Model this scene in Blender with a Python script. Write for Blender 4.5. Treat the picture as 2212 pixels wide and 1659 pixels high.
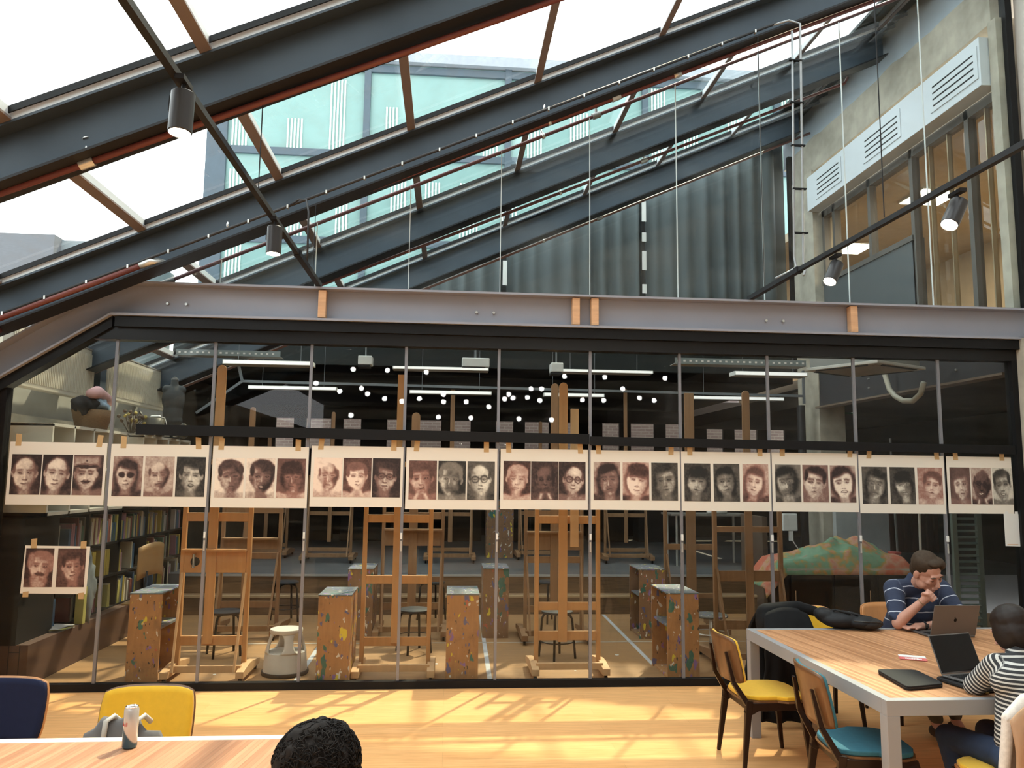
import bpy, math, random
import numpy as np
from mathutils import Vector, Matrix, Euler, noise as mnoise
for o in list(bpy.data.objects): bpy.data.objects.remove(o)
SC = bpy.context.scene; COL = SC.collection
PI = math.pi; R = math.radians
# ---------------------------------------------------------------- camera
cd = bpy.data.cameras.new('camera'); cam = bpy.data.objects.new('camera', cd); COL.objects.link(cam)
F_, PITCH, YAW, ROLL = 1676.3, 0.117234, 0.080046, 0.011649
cy, sy, cp, sp = math.cos(YAW), math.sin(YAW), math.cos(PITCH), math.sin(PITCH)
fw = Vector((sy*cp, cy*cp, sp)); rt = Vector((cy, -sy, 0)); up = rt.cross(fw)
rt2 = rt*math.cos(ROLL) + up*math.sin(ROLL); up2 = up*math.cos(ROLL) - rt*math.sin(ROLL)
m = Matrix.Identity(4)
for i in range(3): m[i][0] = rt2[i]; m[i][1] = up2[i]; m[i][2] = -fw[i]
m.translation = Vector((0, -7.1885, 1.881)); cam.matrix_world = m
cd.sensor_fit = 'HORIZONTAL'; cd.sensor_width = 36; cd.lens = F_/2212*36; cd.clip_start = .05; cd.clip_end = 300
SC.camera = cam
# ---------------------------------------------------------------- sky, sun, exposure
w = bpy.data.worlds.new('overcast_sky'); SC.world = w; w.use_nodes = True
bg = w.node_tree.nodes['Background']; bg.inputs[0].default_value = (.96, .98, 1, 1); bg.inputs[1].default_value = 1.15
sd = bpy.data.lights.new('hazy_sun', 'SUN'); sd.energy = 2.1; sd.angle = R(1.2); sd.color = (1, .86, .62)
so = bpy.data.objects.new('hazy_sun', sd); COL.objects.link(so)
so.rotation_euler = Vector((.42, .74, 1.2)).to_track_quat('Z', 'Y').to_euler(); so.location = (6, 9, 18)
SC.view_settings.view_transform = 'Standard'; SC.view_settings.look = 'None'; SC.view_settings.gamma = 1
SC.view_settings.exposure = 2.0; SC.view_settings.use_curve_mapping = False
SC.cycles.max_bounces = 7; SC.cycles.diffuse_bounces = 4; SC.cycles.glossy_bounces = 3; SC.cycles.transparent_max_bounces = 18
SC.cycles.sample_clamp_indirect = 4; SC.cycles.caustics_reflective = False; SC.cycles.caustics_refractive = False
# ---------------------------------------------------------------- materials
def newmat(name):
    mt = bpy.data.materials.new(name); mt.use_nodes = True; nt = mt.node_tree
    b = nt.nodes['Principled BSDF']; return mt, nt, b
def N(nt, t, **k):
    n = nt.nodes.new(t)
    for a, v in k.items(): setattr(n, a, v)
    return n
def coords(nt, scale=(1, 1, 1), rot=(0, 0, 0), rand=True):
    tc = N(nt, 'ShaderNodeTexCoord'); mp = N(nt, 'ShaderNodeMapping')
    mp.inputs['Scale'].default_value = scale; mp.inputs['Rotation'].default_value = rot
    if rand:
        oi = N(nt, 'ShaderNodeObjectInfo'); ml = N(nt, 'ShaderNodeVectorMath', operation='MULTIPLY_ADD')
        ml.inputs[1].default_value = (1, 1, 1); cb = N(nt, 'ShaderNodeCombineXYZ'); mu = N(nt, 'ShaderNodeMath', operation='MULTIPLY')
        mu.inputs[1].default_value = 17; nt.links.new(oi.outputs['Random'], mu.inputs[0])
        for i in range(3): nt.links.new(mu.outputs[0], cb.inputs[i])
        nt.links.new(tc.outputs['Object'], ml.inputs[0]); nt.links.new(cb.outputs[0], ml.inputs[2]); nt.links.new(ml.outputs[0], mp.inputs[0])
    else: nt.links.new(tc.outputs['Object'], mp.inputs[0])
    return mp.outputs[0]
def ramp(nt, fac, stops):
    r = N(nt, 'ShaderNodeValToRGB'); e = r.color_ramp.elements
    while len(e) < len(stops): e.new(.5)
    for el, (p, c) in zip(e, stops): el.position = p; el.color = (*c, 1) if len(c) == 3 else c
    nt.links.new(fac, r.inputs[0]); return r.outputs[0]
def noisef(nt, vec, scale, detail=4, rough=.55):
    n = N(nt, 'ShaderNodeTexNoise'); n.inputs['Scale'].default_value = scale; n.inputs['Detail'].default_value = detail
    n.inputs['Roughness'].default_value = rough; nt.links.new(vec, n.inputs['Vector']); return n.outputs[0]
def mixc(nt, fac, a, b, bt='MIX'):
    x = N(nt, 'ShaderNodeMix', data_type='RGBA', blend_type=bt)
    for s, v in ((x.inputs[0], fac), (x.inputs[6], a), (x.inputs[7], b)):
        if isinstance(v, (int, float)): s.default_value = v
        elif isinstance(v, tuple): s.default_value = (*v, 1)
        else: nt.links.new(v, s)
    return x.outputs[2]
def bumpto(nt, b, h, strength=.3, dist=.005):
    bp = N(nt, 'ShaderNodeBump'); bp.inputs['Strength'].default_value = strength; bp.inputs['Distance'].default_value = dist
    nt.links.new(h, bp.inputs['Height']); nt.links.new(bp.outputs[0], b.inputs['Normal'])
MC = {}
def pm(name, col, rough=.55, metal=0, var=.12, nscale=6, stretch=(1, 1, 1), bump=0, spec=None, sheen=0):
    if name in MC: return MC[name]
    mt, nt, b = newmat(name)
    v = coords(nt, stretch); f = noisef(nt, v, nscale)
    c = mixc(nt, f, tuple(max(0, x*(1-var*1.6)) for x in col), tuple(min(1, x*(1+var)) for x in col))
    nt.links.new(c, b.inputs['Base Color']); b.inputs['Roughness'].default_value = rough; b.inputs['Metallic'].default_value = metal
    b.inputs['Specular IOR Level'].default_value = (.22 if max(col) < .06 else .4) if spec is None else spec
    if sheen: b.inputs['Sheen Weight'].default_value = sheen
    if bump: bumpto(nt, b, f, bump)
    MC[name] = mt; return mt
def emit(name, col, s, base=(.8, .8, .8)):
    if name in MC: return MC[name]
    mt, nt, b = newmat(name); b.inputs['Base Color'].default_value = (*base, 1)
    b.inputs['Emission Color'].default_value = (*col, 1); b.inputs['Emission Strength'].default_value = s; MC[name] = mt; return mt
def glass(name, tint=(.93, .96, .95), dirt=0.0, ior=1.45, dirtcol=(.6, .62, .6), stretch=(2, 2, 9)):
    mt, nt, b = newmat(name); nt.nodes.remove(b); out = nt.nodes['Material Output']
    tr = N(nt, 'ShaderNodeBsdfTransparent'); tr.inputs[0].default_value = (*tint, 1)
    gl = N(nt, 'ShaderNodeBsdfGlossy'); gl.inputs['Roughness'].default_value = 0
    fr = N(nt, 'ShaderNodeFresnel'); fr.inputs[0].default_value = ior; ge = N(nt, 'ShaderNodeNewGeometry')
    iv = N(nt, 'ShaderNodeMath', operation='SUBTRACT'); iv.inputs[0].default_value = 1; nt.links.new(ge.outputs['Backfacing'], iv.inputs[1])
    mu = N(nt, 'ShaderNodeMath', operation='MULTIPLY'); nt.links.new(fr.outputs[0], mu.inputs[0]); nt.links.new(iv.outputs[0], mu.inputs[1])
    mx = N(nt, 'ShaderNodeMixShader'); nt.links.new(mu.outputs[0], mx.inputs[0]); nt.links.new(tr.outputs[0], mx.inputs[1]); nt.links.new(gl.outputs[0], mx.inputs[2])
    last = mx.outputs[0]
    if dirt:
        di = N(nt, 'ShaderNodeBsdfDiffuse'); di.inputs[0].default_value = (*dirtcol, 1)
        f = ramp(nt, noisef(nt, coords(nt, stretch), 1.2, 5, .7), [(.45, (0, 0, 0)), (.8, (dirt, dirt, dirt))])
        m2 = N(nt, 'ShaderNodeMixShader'); nt.links.new(f, m2.inputs[0]); nt.links.new(last, m2.inputs[1]); nt.links.new(di.outputs[0], m2.inputs[2]); last = m2.outputs[0]
    nt.links.new(last, out.inputs[0]); MC[name] = mt; return mt
def planks(name, c1, c2, gap, width, length, rot=0, rough=.35, gscale=(1.2, 14, 14), worn=None, gm=.55):
    if name in MC: return MC[name]
    mt, nt, b = newmat(name); v = coords(nt, rot=(0, 0, rot), rand=False)
    br = N(nt, 'ShaderNodeTexBrick'); nt.links.new(v, br.inputs['Vector']); br.offset = .37; br.offset_frequency = 3
    br.inputs['Scale'].default_value = 1; br.inputs['Brick Width'].default_value = length; br.inputs['Row Height'].default_value = width
    br.inputs['Mortar Size'].default_value = .0012; br.inputs['Mortar Smooth'].default_value = .4; br.inputs['Bias'].default_value = 0
    br.inputs['Color1'].default_value = (*c1, 1); br.inputs['Color2'].default_value = (*c2, 1); br.inputs['Mortar'].default_value = (*gap, 1)
    vm = N(nt, 'ShaderNodeMapping'); vm.inputs['Scale'].default_value = gscale; nt.links.new(v, vm.inputs[0])
    g = noisef(nt, vm.outputs[0], 3, 5, .6)
    c = mixc(nt, gm, br.outputs[0], ramp(nt, g, [(.3, tuple(x*.78 for x in c1)), (.7, tuple(min(1, x*1.12) for x in c2))]))
    if worn:
        c = mixc(nt, ramp(nt, noisef(nt, v, 1.6, 6, .7), [(.4, (0, 0, 0)), (.75, (.7, .7, .7))]), c, worn)
    nt.links.new(c, b.inputs['Base Color']); b.inputs['Roughness'].default_value = rough; bumpto(nt, b, br.outputs[1], -.15, .002)
    MC[name] = mt; return mt
def splatter(name, base, grey_top=True, seed=0.0, amt=1.0):
    """plywood with real paint splashes"""
    if name in MC: return MC[name]
    mt, nt, b = newmat(name); v = coords(nt)
    vm = N(nt, 'ShaderNodeMapping'); vm.inputs['Scale'].default_value = (12, 12, 1.5); nt.links.new(v, vm.inputs[0])
    c = mixc(nt, noisef(nt, vm.outputs[0], 4), tuple(x*.72 for x in base), tuple(min(1, x*1.15) for x in base))
    c = mixc(nt, ramp(nt, noisef(nt, v, 5, 6, .75), [(.52, (0, 0, 0)), (.75, (.6, .6, .6))]), c, (.12, .075, .05))
    cols = [(.75, .72, .66), (.1, .12, .28), (.02, .16, .13), (.75, .6, .05), (.25, .14, .4), (.5, .12, .07), (.03, .03, .03)]
    for i, (cc, sc, th) in enumerate(zip(cols, (16, 9, 7, 8, 10, 14, 22), (.70, .68, .69, .72, .70, .74, .73))):
        mo = N(nt, 'ShaderNodeMapping'); mo.inputs['Location'].default_value = (i*3.1+seed, i*1.7, i*5.3); mo.inputs['Scale'].default_value = (1.5, 1.5, .8)
        nt.links.new(v, mo.inputs[0]); f = ramp(nt, noisef(nt, mo.outputs[0], sc, 2, .5), [(th-.036*amt, (0, 0, 0)), (th-.018, (.9, .9, .9))])
        c = mixc(nt, f, c, cc)
    nt.links.new(c, b.inputs['Base Color']); b.inputs['Roughness'].default_value = .6; MC[name] = mt; return mt
# ---------------------------------------------------------------- geometry
class M:
    def __init__(s): s.v = []; s.f = []
    def add(s, vs, fs):
        o = len(s.v); s.v += [tuple(v) for v in vs]; s.f += [tuple(i+o for i in f) for f in fs]; return s
    def box(s, x0, x1, y0, y1, z0, z1):
        return s.add([(x0,y0,z0),(x1,y0,z0),(x1,y1,z0),(x0,y1,z0),(x0,y0,z1),(x1,y0,z1),(x1,y1,z1),(x0,y1,z1)],
                     [(0,3,2,1),(4,5,6,7),(0,1,5,4),(1,2,6,5),(2,3,7,6),(3,0,4,7)])
    def bar(s, p0, p1, w, h, upv=(0, 0, 1), w1=None, h1=None):
        p0, p1 = Vector(p0), Vector(p1); d = (p1-p0).normalized(); u = Vector(upv)
        if abs(d.dot(u)) > .99: u = Vector((0, 1, 0))
        r = d.cross(u).normalized(); u = r.cross(d); w1 = w if w1 is None else w1; h1 = h if h1 is None else h1
        vs = [p + r*a*ww/2 + u*b*hh/2 for p, ww, hh in ((p0, w, h), (p1, w1, h1)) for a, b in ((-1,-1),(1,-1),(1,1),(-1,1))]
        return s.add(vs, [(3,2,1,0),(4,5,6,7),(0,1,5,4),(1,2,6,5),(2,3,7,6),(3,0,4,7)])
    def tube(s, pts, r, n=8, caps=True):
        pts = [Vector(p) for p in pts]; k = len(pts); rs = r if isinstance(r, (list, tuple)) else [r]*k
        rings = []; a = None
        for i, p in enumerate(pts):
            d = (pts[min(i+1, k-1)]-pts[max(i-1, 0)]).normalized()
            if a is None: a = d.orthogonal().normalized()
            a = (a - d*a.dot(d)).normalized(); b = d.cross(a)
            rings.append([p + (a*math.cos(t)+b*math.sin(t))*rs[i] for t in (2*PI*j/n for j in range(n))])
        vs = [q for rg in rings for q in rg]
        fs = [(i*n+j, i*n+(j+1) % n, (i+1)*n+(j+1) % n, (i+1)*n+j) for i in range(k-1) for j in range(n)]
        if caps: fs += [tuple(reversed(range(n))), tuple(range((k-1)*n, k*n))]
        return s.add(vs, fs)
    def cyl(s, p0, p1, r, r1=None, n=16): return s.tube([p0, p1], [r, r if r1 is None else r1], n)
    def lathe(s, prof, c=(0, 0, 0), n=24):
        vs = [(c[0]+r*math.cos(2*PI*j/n), c[1]+r*math.sin(2*PI*j/n), c[2]+z) for r, z in prof for j in range(n)]; k = len(prof)
        fs = [(i*n+j, i*n+(j+1) % n, (i+1)*n+(j+1) % n, (i+1)*n+j) for i in range(k-1) for j in range(n)]
        return s.add(vs, fs + [tuple(reversed(range(n))), tuple(range((k-1)*n, k*n))])
    def prism(s, poly, d0, d1, axis='y'):
        def P(a, b, d): return {'y': (a, d, b), 'x': (d, a, b), 'z': (a, b, d)}[axis]
        n = len(poly); vs = [P(a, b, d0) for a, b in poly] + [P(a, b, d1) for a, b in poly]
        return s.add(vs, [tuple(range(n)), tuple(reversed(range(n, 2*n)))] + [(i, (i+n), (i+1) % n+n, (i+1) % n) for i in range(n)])
    def ell(s, c, r, rot=None, nu=16, nv=10):
        c = Vector(c); r = (r, r, r) if isinstance(r, (int, float)) else r; mr = Euler(rot).to_matrix() if rot else None; vs = []
        for i in range(nv+1):
            t = PI*i/nv; t = min(max(t, .02), PI-.02)
            for j in range(nu):
                a = 2*PI*j/nu; q = Vector((r[0]*math.sin(t)*math.cos(a), r[1]*math.sin(t)*math.sin(a), r[2]*math.cos(t)))
                vs.append(c + (mr @ q if mr else q))
        fs = [(i*nu+j, (i+1)*nu+j, (i+1)*nu+(j+1) % nu, i*nu+(j+1) % nu) for i in range(nv) for j in range(nu)]
        return s.add(vs, fs + [tuple(range(nu)), tuple(reversed(range(nv*nu, nv*nu+nu)))])
    def cap(s, p0, p1, r0, r1=None, n=12):
        """capsule with round ends"""
        r1 = r0 if r1 is None else r1; p0, p1 = Vector(p0), Vector(p1); d = (p1-p0).normalized(); pts = []; rs = []
        for a in (85, 60, 30, 0): pts.append(p0 - d*r0*math.sin(R(a))); rs.append(max(r0*math.cos(R(a)), .0004))
        for a in (0, 30, 60, 85): pts.append(p1 + d*r1*math.sin(R(a))); rs.append(max(r1*math.cos(R(a)), .0004))
        return s.tube(pts, rs, n)
    def grid(s, fn, nu, nv, th=None):
        vs = [Vector(fn(i/nu, j/nv)) for j in range(nv+1) for i in range(nu+1)]; W = nu+1
        fs = [(j*W+i, j*W+i+1, (j+1)*W+i+1, (j+1)*W+i) for j in range(nv) for i in range(nu)]
        return s.add(vs, fs)
    def build(s, name, mt, parent=None, smooth=False, bevel=0, sub=0, solid=0, loc=None, rz=0, auto=None):
        me = bpy.data.meshes.new(name); me.from_pydata([tuple(v) for v in s.v], [], s.f); me.update()
        if smooth: me.shade_smooth() if hasattr(me, 'shade_smooth') else [setattr(p, 'use_smooth', True) for p in me.polygons]
        if smooth and auto: me.set_sharp_from_angle(angle=R(auto))
        o = bpy.data.objects.new(name, me); COL.objects.link(o); me.materials.append(mt)
        if parent: o.parent = parent
        if loc: o.location = loc; o.rotation_euler = (0, 0, rz)
        if solid: d = o.modifiers.new('solid', 'SOLIDIFY'); d.thickness = solid; d.offset = 0
        if bevel: d = o.modifiers.new('bevel', 'BEVEL'); d.width = bevel; d.segments = 2; d.limit_method = 'ANGLE'
        if sub: d = o.modifiers.new('sub', 'SUBSURF'); d.levels = d.render_levels = sub
        return o
def thing(name, label, cat, loc=(0, 0, 0), rz=0, group=None):
    o = bpy.data.objects.new(name, None); COL.objects.link(o); o.location = loc; o.rotation_euler = (0, 0, rz); o.empty_display_size = .1
    return tag(o, label, cat, group)
def tag(o, label, cat, group=None, kind=None):
    o['label'] = label; o['category'] = cat
    if group: o['group'] = group
    if kind: o['kind'] = kind
    return o
def struct(o, label=None):
    o['kind'] = 'structure'
    if label: o['label'] = label
    return o
def dup(root, loc, rz=None, label=None, group=None):
    r = root.copy(); COL.objects.link(r); r.location = loc
    if rz is not None: r.rotation_euler = (0, 0, rz)
    if label: r['label'] = label
    if group: r['group'] = group
    for ch in list(root.children):
        c = ch.copy(); COL.objects.link(c); c.parent = r
        for g in list(ch.children):
            d = g.copy(); COL.objects.link(d); d.parent = c
    return r
def organic(name, mb, mt, parent=None, vox=.008, it=6, attr=None):
    """fuse overlapping shapes into one continuous skin"""
    me = bpy.data.meshes.new('t'); me.from_pydata([tuple(v) for v in mb.v], [], mb.f); me.update()
    t = bpy.data.objects.new('t', me); COL.objects.link(t)
    d = t.modifiers.new('r', 'REMESH'); d.mode = 'VOXEL'; d.voxel_size = vox
    d = t.modifiers.new('s', 'SMOOTH'); d.iterations = it; d.factor = .5
    bpy.context.view_layer.update(); dg = bpy.context.evaluated_depsgraph_get()
    nm = bpy.data.meshes.new_from_object(t.evaluated_get(dg)); bpy.data.objects.remove(t); bpy.data.meshes.remove(me)
    nm.name = name; nm.materials.clear(); nm.materials.append(mt)
    for p in nm.polygons: p.use_smooth = True
    if attr:
        a = nm.attributes.new('stripe', 'FLOAT', 'POINT')
        a.data.foreach_set('value', [attr(v.co) for v in nm.vertices])
    o = bpy.data.objects.new(name, nm); COL.objects.link(o)
    if parent: o.parent = parent
    return o
rnd = random.Random(7)
# shared materials
STEEL = pm('blue_black_steel', (.040, .056, .075), .6, .0, .15, 3)
ALU = pm('grey_aluminium', (.50, .53, .56), .45, 0, .06)
ROSE = pm('rose_brown', (.17, .135, .125), .5, 0, .1)  # rose-brown tone for the strip under each muntin
MAUVE = pm('grey_mauve_steel_paint', (.27, .275, .32), .55, 0, .08, 2)
BLACK = pm('black_paint', (.006, .006, .007), .5, 0, .1)
BLACKM = pm('matt_black_metal', (.012, .012, .014), .55, 0, .1)
REDP = pm('oxide_red_pipe_paint', (.13, .034, .028), .45, 0, .1)
GALV = pm('galvanised_metal', (.55, .55, .53), .35, .7, .1)
PINE = pm('pale_pine_block', (.62, .36, .2), .6, 0, .2, 5, (1, 1, 6))
CONC = pm('rough_concrete', (.44, .40, .33), .9, 0, .35, 4, bump=.6)
PLAST = pm('grey_plaster', (.46, .52, .58), .85, 0, .06)
WHITEP = pm('white_paint', (.72, .72, .70), .5, 0, .04)
CHROME = pm('chrome', (.75, .75, .75), .15, 1, .03)
# ================================================================ SETTING
SL = .45
def sb(mb, x0, x1, y0, y1, z0, z1, s=SL):
    """box sheared along the roof slope (z given at x=0)"""
    return mb.add([(x0,y0,z0+s*x0),(x1,y0,z0+s*x1),(x1,y1,z0+s*x1),(x0,y1,z0+s*x0),(x0,y0,z1+s*x0),(x1,y0,z1+s*x1),(x1,y1,z1+s*x1),(x0,y1,z1+s*x0)],
                  [(0,3,2,1),(4,5,6,7),(0,1,5,4),(1,2,6,5),(2,3,7,6),(3,0,4,7)])
FLOORC = planks('honey_oak_floor_planks', (.74, .355, .13), (.86, .47, .20), (.38, .18, .07), .135, 1.9, 0, .32)
STFLOOR = planks('worn_studio_floor_planks', (.30, .155, .06), (.38, .21, .09), (.16, .085, .035), .135, 1.9, 0, .5, worn=(.22, .14, .08))
struct(M().box(-4.35, 5.8, -21, 0.0, -.1, 0).build('floor', FLOORC))
struct(M().box(-4.35, 9.5, 0.0, 3.65, -.1, 0).build('floor', STFLOOR))
PLAT = pm('scuffed_grey_platform', (.10, .105, .11), .6, 0, .25, 3)
RIS = planks('dark_wood_risers', (.17, .10, .05), (.24, .15, .08), (.05, .03, .02), .09, 1.7, 0, .5)
st = thing('studio_steps', 'two brown wooden steps with pale nosings rising to the grey platform', 'steps', (0, 3.65, 0))
M().box(-3.6, 5.4, 0, .27, 0, .245).build('lower_step', RIS, st); M().box(-3.6, 5.4, .27, .5, 0, .49).build('upper_step', RIS, st)
M().box(-3.6, 5.4, -.012, .03, .225, .255).build('nosing', pm('pale_wood_nosing', (.42, .32, .2), .5), st)
M().box(-3.6, 5.4, .255, .31, .47, .50).build('nosing', pm('pale_grey_nosing', (.36, .37, .37), .5), st)
struct(M().box(-4.35, 9.5, 3.93, 11.2, -.1, .5).build('floor', PLAT))
# walls
LW = pm('off_white_plaster', (.42, .41, .38), .9, 0, .1)
DK = pm('dark_brown_wall', (.030, .024, .020), .8, 0, .3)
struct(M().box(-4.5, -4.35, -21, 0, 0, 3.25).build('wall_left', LW))
struct(M().box(-4.5, -4.35, 0, 5.25, 0, 3.25).build('wall_left', LW)); struct(M().box(-4.5, -4.35, 5.25, 11.25, 0, 3.7).build('wall_left', DK))
struct(M().box(-4.4, -3.96, -.5, .05, 0, 2.6).build('wall_left', pm('rough_orange_plaster', (.45, .30, .2), .9, 0, .3, 5, bump=.5)))
struct(M().box(5.8, 5.95, -21, -.02, 0, 8.0).build('wall_right', pm('pale_plaster', (.50, .48, .44), .85, 0, .1)))
struct(M().box(5.56, 5.8, -.6, .1, 0, 3.27).build('wall_right', CONC))
struct(M().box(-4.5, 5.95, -21.15, -21, 0, 4.4).build('wall_back', pm('cafe_back_wall', (.10, .095, .09), .8)))
struct(M().box(-4.5, 5.95, -8.5, -8.35, 4.3, 8.2).build('wall_back', LW))
struct(M().box(-4.5, 5.95, -21.15, -8.35, 4.3, 4.4).build('ceiling', pm('dark_cafe_ceiling', (.03, .03, .03), .9)))
# roof: rafters, glazing
YS = (-6.6, -4.5, -2.4, -.3, 1.8, 3.9)
nm = {-2.4: 'nearest dark steel roof rafter crossing the top left of the skylight', -.3: 'dark steel rafter carrying the red pipe above the glass partition',
      1.8: 'dark steel rafter first behind the upper partition glass', 3.9: 'dark steel rafter farthest back just above the grey curtain',
      -4.5: 'dark steel rafter overhead, above the photographer', -6.6: 'dark steel rafter farthest behind the photographer'}
for y in YS:
    t = thing('roof_rafter', nm[y], 'steel beam', (0, y, 0))
    x1 = {1.8: 5.45, 3.9: 5.3}.get(y, 5.8)
    mb = M(); sb(mb, -4.35, x1, -.007, .007, 4.80, 5.15); mb.build('web', STEEL, t)
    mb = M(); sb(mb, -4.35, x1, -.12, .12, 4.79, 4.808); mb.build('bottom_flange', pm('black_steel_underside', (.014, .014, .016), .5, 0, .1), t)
    mb = M(); sb(mb, -4.35, x1, -.12, .12, 5.145, 5.163); mb.build('top_flange', STEEL, t)
    mb = M(); sb(mb, -4.4, x1, -.115, .115, 5.164, 5.225); mb.build('glazing_bar', ALU, t)
MX = (-3.84, -2.69, -1.55, -.40, .75, 1.93, 3.04, 4.2, 5.35)
RG = glass('skylight_glass', (.92, .96, .95), dirt=.10)
ys = (-8.4,) + YS + (5.25,); wn = 1
for a, b_ in zip(ys[:-1], ys[1:]):
    mb = M(); sb(mb, -4.4, 5.9, a, b_, 5.245, 5.253)
    g = struct(mb.build('window_%d' % wn, RG)); wn += 1
    for x in MX:
        mb = M(); sb(mb, x-.022, x+.022, a+.12, b_-.12, 5.175, 5.244); mb.build('muntin', ALU, g)
        mb = M(); sb(mb, x-.034, x+.034, a+.12, b_-.12, 5.160, 5.175); mb.build('muntin_cover', ROSE, g)
    for yy in (a+.135, b_-.135):
        mb = M(); sb(mb, -4.35, 5.8, yy-.006, yy+.006, 5.2, 5.244); mb.build('gasket', BLACK, g)
mb = M(); sb(mb, 5.0, 5.9, .0, 5.25, 5.26, 5.30); struct(mb.build('ceiling', pm('dark_lead_flashing', (.05, .055, .055), .6, 0, .4)))
mb = M(); sb(mb, -4.5, 5.95, -8.5, -8.4, 5.1, 5.3); struct(mb.build('trim_1', BLACKM))
# ---- portal beam of the partition
pb = thing('portal_beam', 'grey painted steel portal beam with sloping left knee over the glass partition', 'steel beam', (0, 0, 0))
def kn(z0, z1, y0, y1, name, mt, xr=5.56):
    dz = .65*(1.05)
    zz = lambda z, x: z - .65*(-3.03 - x)
    M().prism([(-4.36, zz(z0, -4.36)), (-3.03, z0), (xr, z0), (xr, z1), (-3.03, z1), (-4.36, zz(z1, -4.36))], y0, y1).build(name, mt, pb)
kn(3.275, 3.56, -.02, .0, 'web', MAUVE, 5.7); kn(3.555, 3.575, -.13, .1, 'top_flange', MAUVE, 5.72); kn(3.262, 3.282, -.13, .1, 'bottom_flange', MAUVE, 5.7)
for x in (-2.575, -2.41, .232, .394, 3.03, 3.2): M().cyl((x, -.045, 3.395), (x, -.015, 3.395), .013, n=6).build('bolt_head', GALV, pb)
for i, x in enumerate((-1.184, 1.165, 1.344, 3.88)):
    s = ('leftmost', 'left one of the close middle pair', 'right one of the close middle pair', 'rightmost')[i]
    tag(M().box(x-.035, x+.035, -.11, -.03, 3.29, 3.548).build('timber_block', PINE, bevel=.004), 'raw pine block wedged upright in the grey beam, ' + s, 'wood block', 'timber blocks in the portal beam')
# ---- black header and frame
def hz(z, x): return z - .65*(-3.03 - x) if x < -3.03 else z
hd = thing('partition_header', 'black stepped header rail along the top of the glass partition', 'rail', (0, 0, 0))
M().box(-3.0, 5.56, -.10, .1, 3.165, 3.255).build('upper_rail', BLACK, hd); M().box(-3.2, 5.56, -.05, .08, 3.055, 3.165).build('lower_rail', pm('black_satin', (.012, .012, .013), .3), hd)
M().prism([(-3.97, hz(3.16, -3.97)), (-3.03, 3.16), (-3.03, 3.262), (-3.97, hz(3.262, -3.97))], -.08, .05).build('sloping_rail', BLACK, hd)
M().box(-3.96, -3.89, -.05, .05, 0, 2.60).build('left_jamb', BLACK, hd); M().box(5.50, 5.56, -.05, .05, 0, 3.06).build('right_jamb', BLACK, hd)
M().box(-3.96, 5.56, -.035, .035, 0, .065).build('bottom_rail', BLACK, hd)
LG = glass('partition_glass', (.88, .88, .86), ior=1.36, dirt=.022, dirtcol=(.5, .48, .42), stretch=(.5, 2, 14))
PX0, PW = -2.9987, .86275
JT = pm('grey_seal', (.20, .20, .22), .25, .2, .1)
edges = [-3.89] + [PX0+PW*i for i in range(10)] + [5.50]
for i in range(11):
    a, b_ = edges[i]+.004, edges[i+1]-.004
    if i == 0: mb = M().prism([(a, .066), (b_, .066), (b_, 3.05), (-3.2, 3.05), (a, hz(3.16, a))], -.006, .006)
    else: mb = M().box(a, b_, -.006, .006, .066, 3.055)
    g = struct(mb.build('window_%d' % wn, LG)); wn += 1
    if i < 10:
        M().box(b_-.009, b_+.017, -.012, .012, .066, 3.055).build('edge_seal', JT, g)
        if i: M().box(b_-.004, b_+.012, -.03, -.012, 1.30, 1.355).build('lock_plate', WHITEP, g); M().box(b_-.003, b_+.011, -.022, -.012, 1.19, 1.28).build('lock_plate', GALV, g)
UG = glass('upper_partition_glass', (.92, .95, .95), ior=1.36, dirt=.04, stretch=(.4, 2, 3))
ed = [-3.0, -2.13] + [PX0+PW*i for i in range(2, 11)]; ed[-1] = 5.70
for i in range(len(ed)-1):
    a, b_ = ed[i]+.002, ed[i+1]-.002; z = lambda x: 4.79+.45*x
    ap, bp_ = (a, z(a)), (b_, z(b_))
    g = struct(M().prism([(max(a, -2.71), 3.576), (b_, 3.576), bp_, (max(a, -2.71), z(max(a, -2.71)))], .0, .010).build('window_%d' % wn, UG)); wn += 1
    M().box(b_-.003, b_+.004, -.002, .013, 3.576, z(b_)).build('edge_seal', pm('bright_glass_edge', (.55, .6, .6), .3), g)
M().box(5.69, 5.76, -.04, .05, 3.57, 7.4).build('post', BLACK, hd); M().box(-2.7, 5.7, -.03, .03, 3.576, 3.592).build('sill_channel', BLACK, hd)
tb = thing('blind_rail', 'long black rail running level across the glass above the portrait sheets', 'rail', (0, -.045, 0))
sb(M(), -2.77, 1.30, -.012, .012, 2.185, 2.278, -.006).build('rail_section', BLACK, tb)
sb(M(), 1.31, 5.48, -.012, .012, 2.175, 2.258, -.006).build('rail_section', BLACK, tb)
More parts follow.
